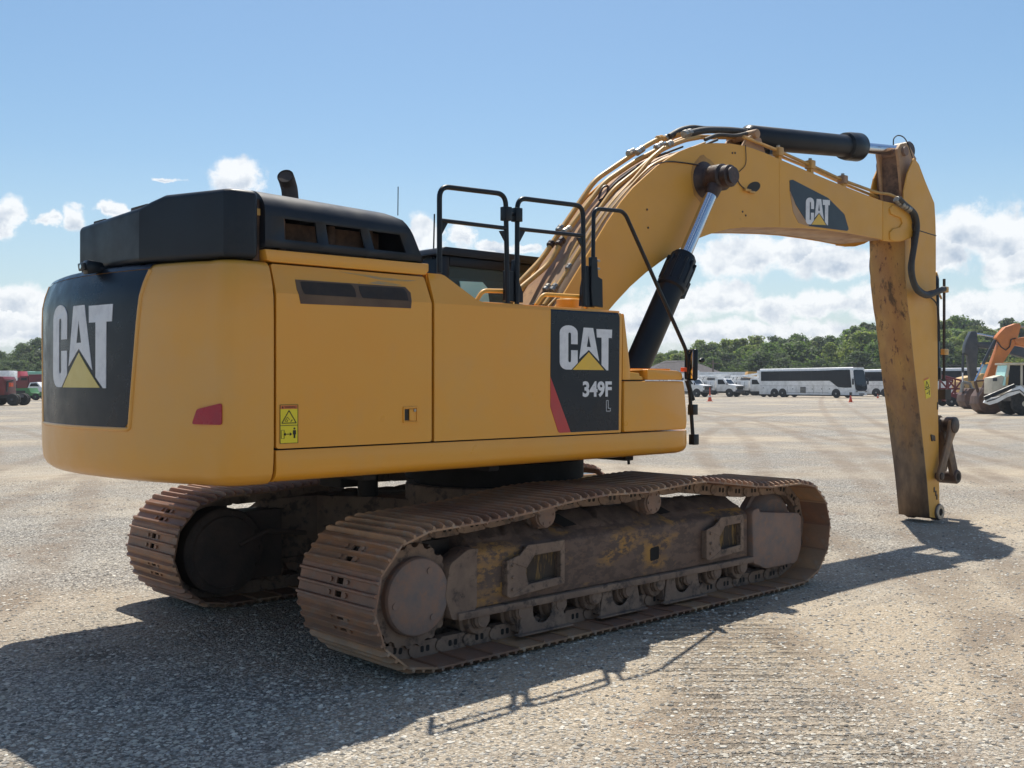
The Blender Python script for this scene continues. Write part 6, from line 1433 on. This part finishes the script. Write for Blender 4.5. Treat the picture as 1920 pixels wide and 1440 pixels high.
ORD = ['first', 'second', 'third', 'fourth', 'fifth', 'sixth', 'seventh', 'eighth', 'ninth', 'tenth', 'eleventh', 'twelfth', 'thirteenth', 'fourteenth', 'fifteenth']
ROWS = [('back', 'tall', 222, 0, (-9, 9), (0, 1, 2, 3, 5), (0, 1, 2, 3, 0, 2)), ('middle', 'middling', 200, 14, (6, 30), (0, 2, 3, 4, 1), (0, 1, 2, 0, 1, 2)), ('front', 'low', 183, 4, (30, 52), (4, 4, 0), (0, 1, 2, 1, 0))]
KN = ['mid-green', 'dark', 'yellow-green', 'bluish']
allt = []
for ri, (row, size, D0, du, dv, cis, lis) in enumerate(ROWS):
    for u in spots:
        uu = u+du+rt.uniform(-8, 8); li = rt.choice(lis) if u > 200 else rt.choice([3, 1, 3])
        allt.append((uu, D0+rt.uniform(-6, 7), topv(uu)+rt.uniform(*dv), rt.choice(cis), li, ri, KN[li], where(uu)))
for q in allt:
    same = sorted(w[0] for w in allt if w[5:] == q[5:]); k = same.index(q[0]); row, size = ROWS[q[5]][:2]
    lb = ('%s %s tree of the %s row, %s' % (size, q[6], row, q[7])) if len(same) == 1 else ('%s from left of the %s %s trees, %s row, %s' % (ORD[k], size, q[6], row, q[7]))
    tree(q[0], q[1], q[2], q[3], q[4], lb, 'trees of the tree line beyond the yard')

# ------------------------------------------------------------------ loose stones near the camera
r = random.Random(5); V = []; Fc = []
for _ in range(75000):
    D_ = 4.4+16*r.random()**1.6; uu = r.uniform(-100, 2020); p = G(uu, D_); s = (.004+.011*r.random()**3)
    n_ = 6; k = len(V); V.append((p.x, p.y, s*.75))
    for i in range(5): a = 2*PI*i/5+r.random()*.7; q = s*(.8+.6*r.random()); V.append((p.x+q*math.cos(a)*1.2, p.y+q*math.sin(a), s*r.uniform(.1, .35)))
    for i in range(5): Fc.append((k, k+1+i, k+1+(i+1) % 5))
    for i in range(5): V.append((V[k+1+i][0]*1.0, V[k+1+i][1], -.002))
    for i in range(5): Fc.append((k+1+i, k+6+i, k+6+(i+1) % 5, k+1+(i+1) % 5))
me = bpy.data.meshes.new('loose_stones'); me.from_pydata(V, [], Fc)
stm, n, l, b = newmat('stone_chips'); gi = n.new('ShaderNodeNewGeometry'); cr = n.new('ShaderNodeValToRGB'); l.new(gi.outputs['Random Per Island'], cr.inputs[0]); l.new(cr.outputs[0], b.inputs['Base Color']); b.inputs['Roughness'].default_value = .85
cr.color_ramp.elements[0].color = (.10, .095, .085, 1); cr.color_ramp.elements[1].color = (.70, .66, .58, 1)
e = cr.color_ramp.elements.new(.35); e.color = (.33, .31, .28, 1); e = cr.color_ramp.elements.new(.7); e.color = (.46, .42, .35, 1)
me.materials.append(stm); o = bpy.data.objects.new('loose_stones', me); C.objects.link(o); o['kind'] = 'stuff'

# ------------------------------------------------------------------ the summer air over the yard
hz = MB().box(-905, 905, -905, 905, -1.0, 17.5).build('haze', ink, None, smooth=0); hz['kind'] = 'stuff'
hm = bpy.data.materials.new('summer_haze'); hm.use_nodes = True; hm.node_tree.nodes.clear()
pv = hm.node_tree.nodes.new('ShaderNodeVolumePrincipled'); ho = hm.node_tree.nodes.new('ShaderNodeOutputMaterial')
pv.inputs['Color'].default_value = (.80, .88, 1, 1); pv.inputs['Density'].default_value = .0003; pv.inputs['Anisotropy'].default_value = .3
hm.node_tree.links.new(pv.outputs[0], ho.inputs['Volume']); hz.data.materials.clear(); hz.data.materials.append(hm)
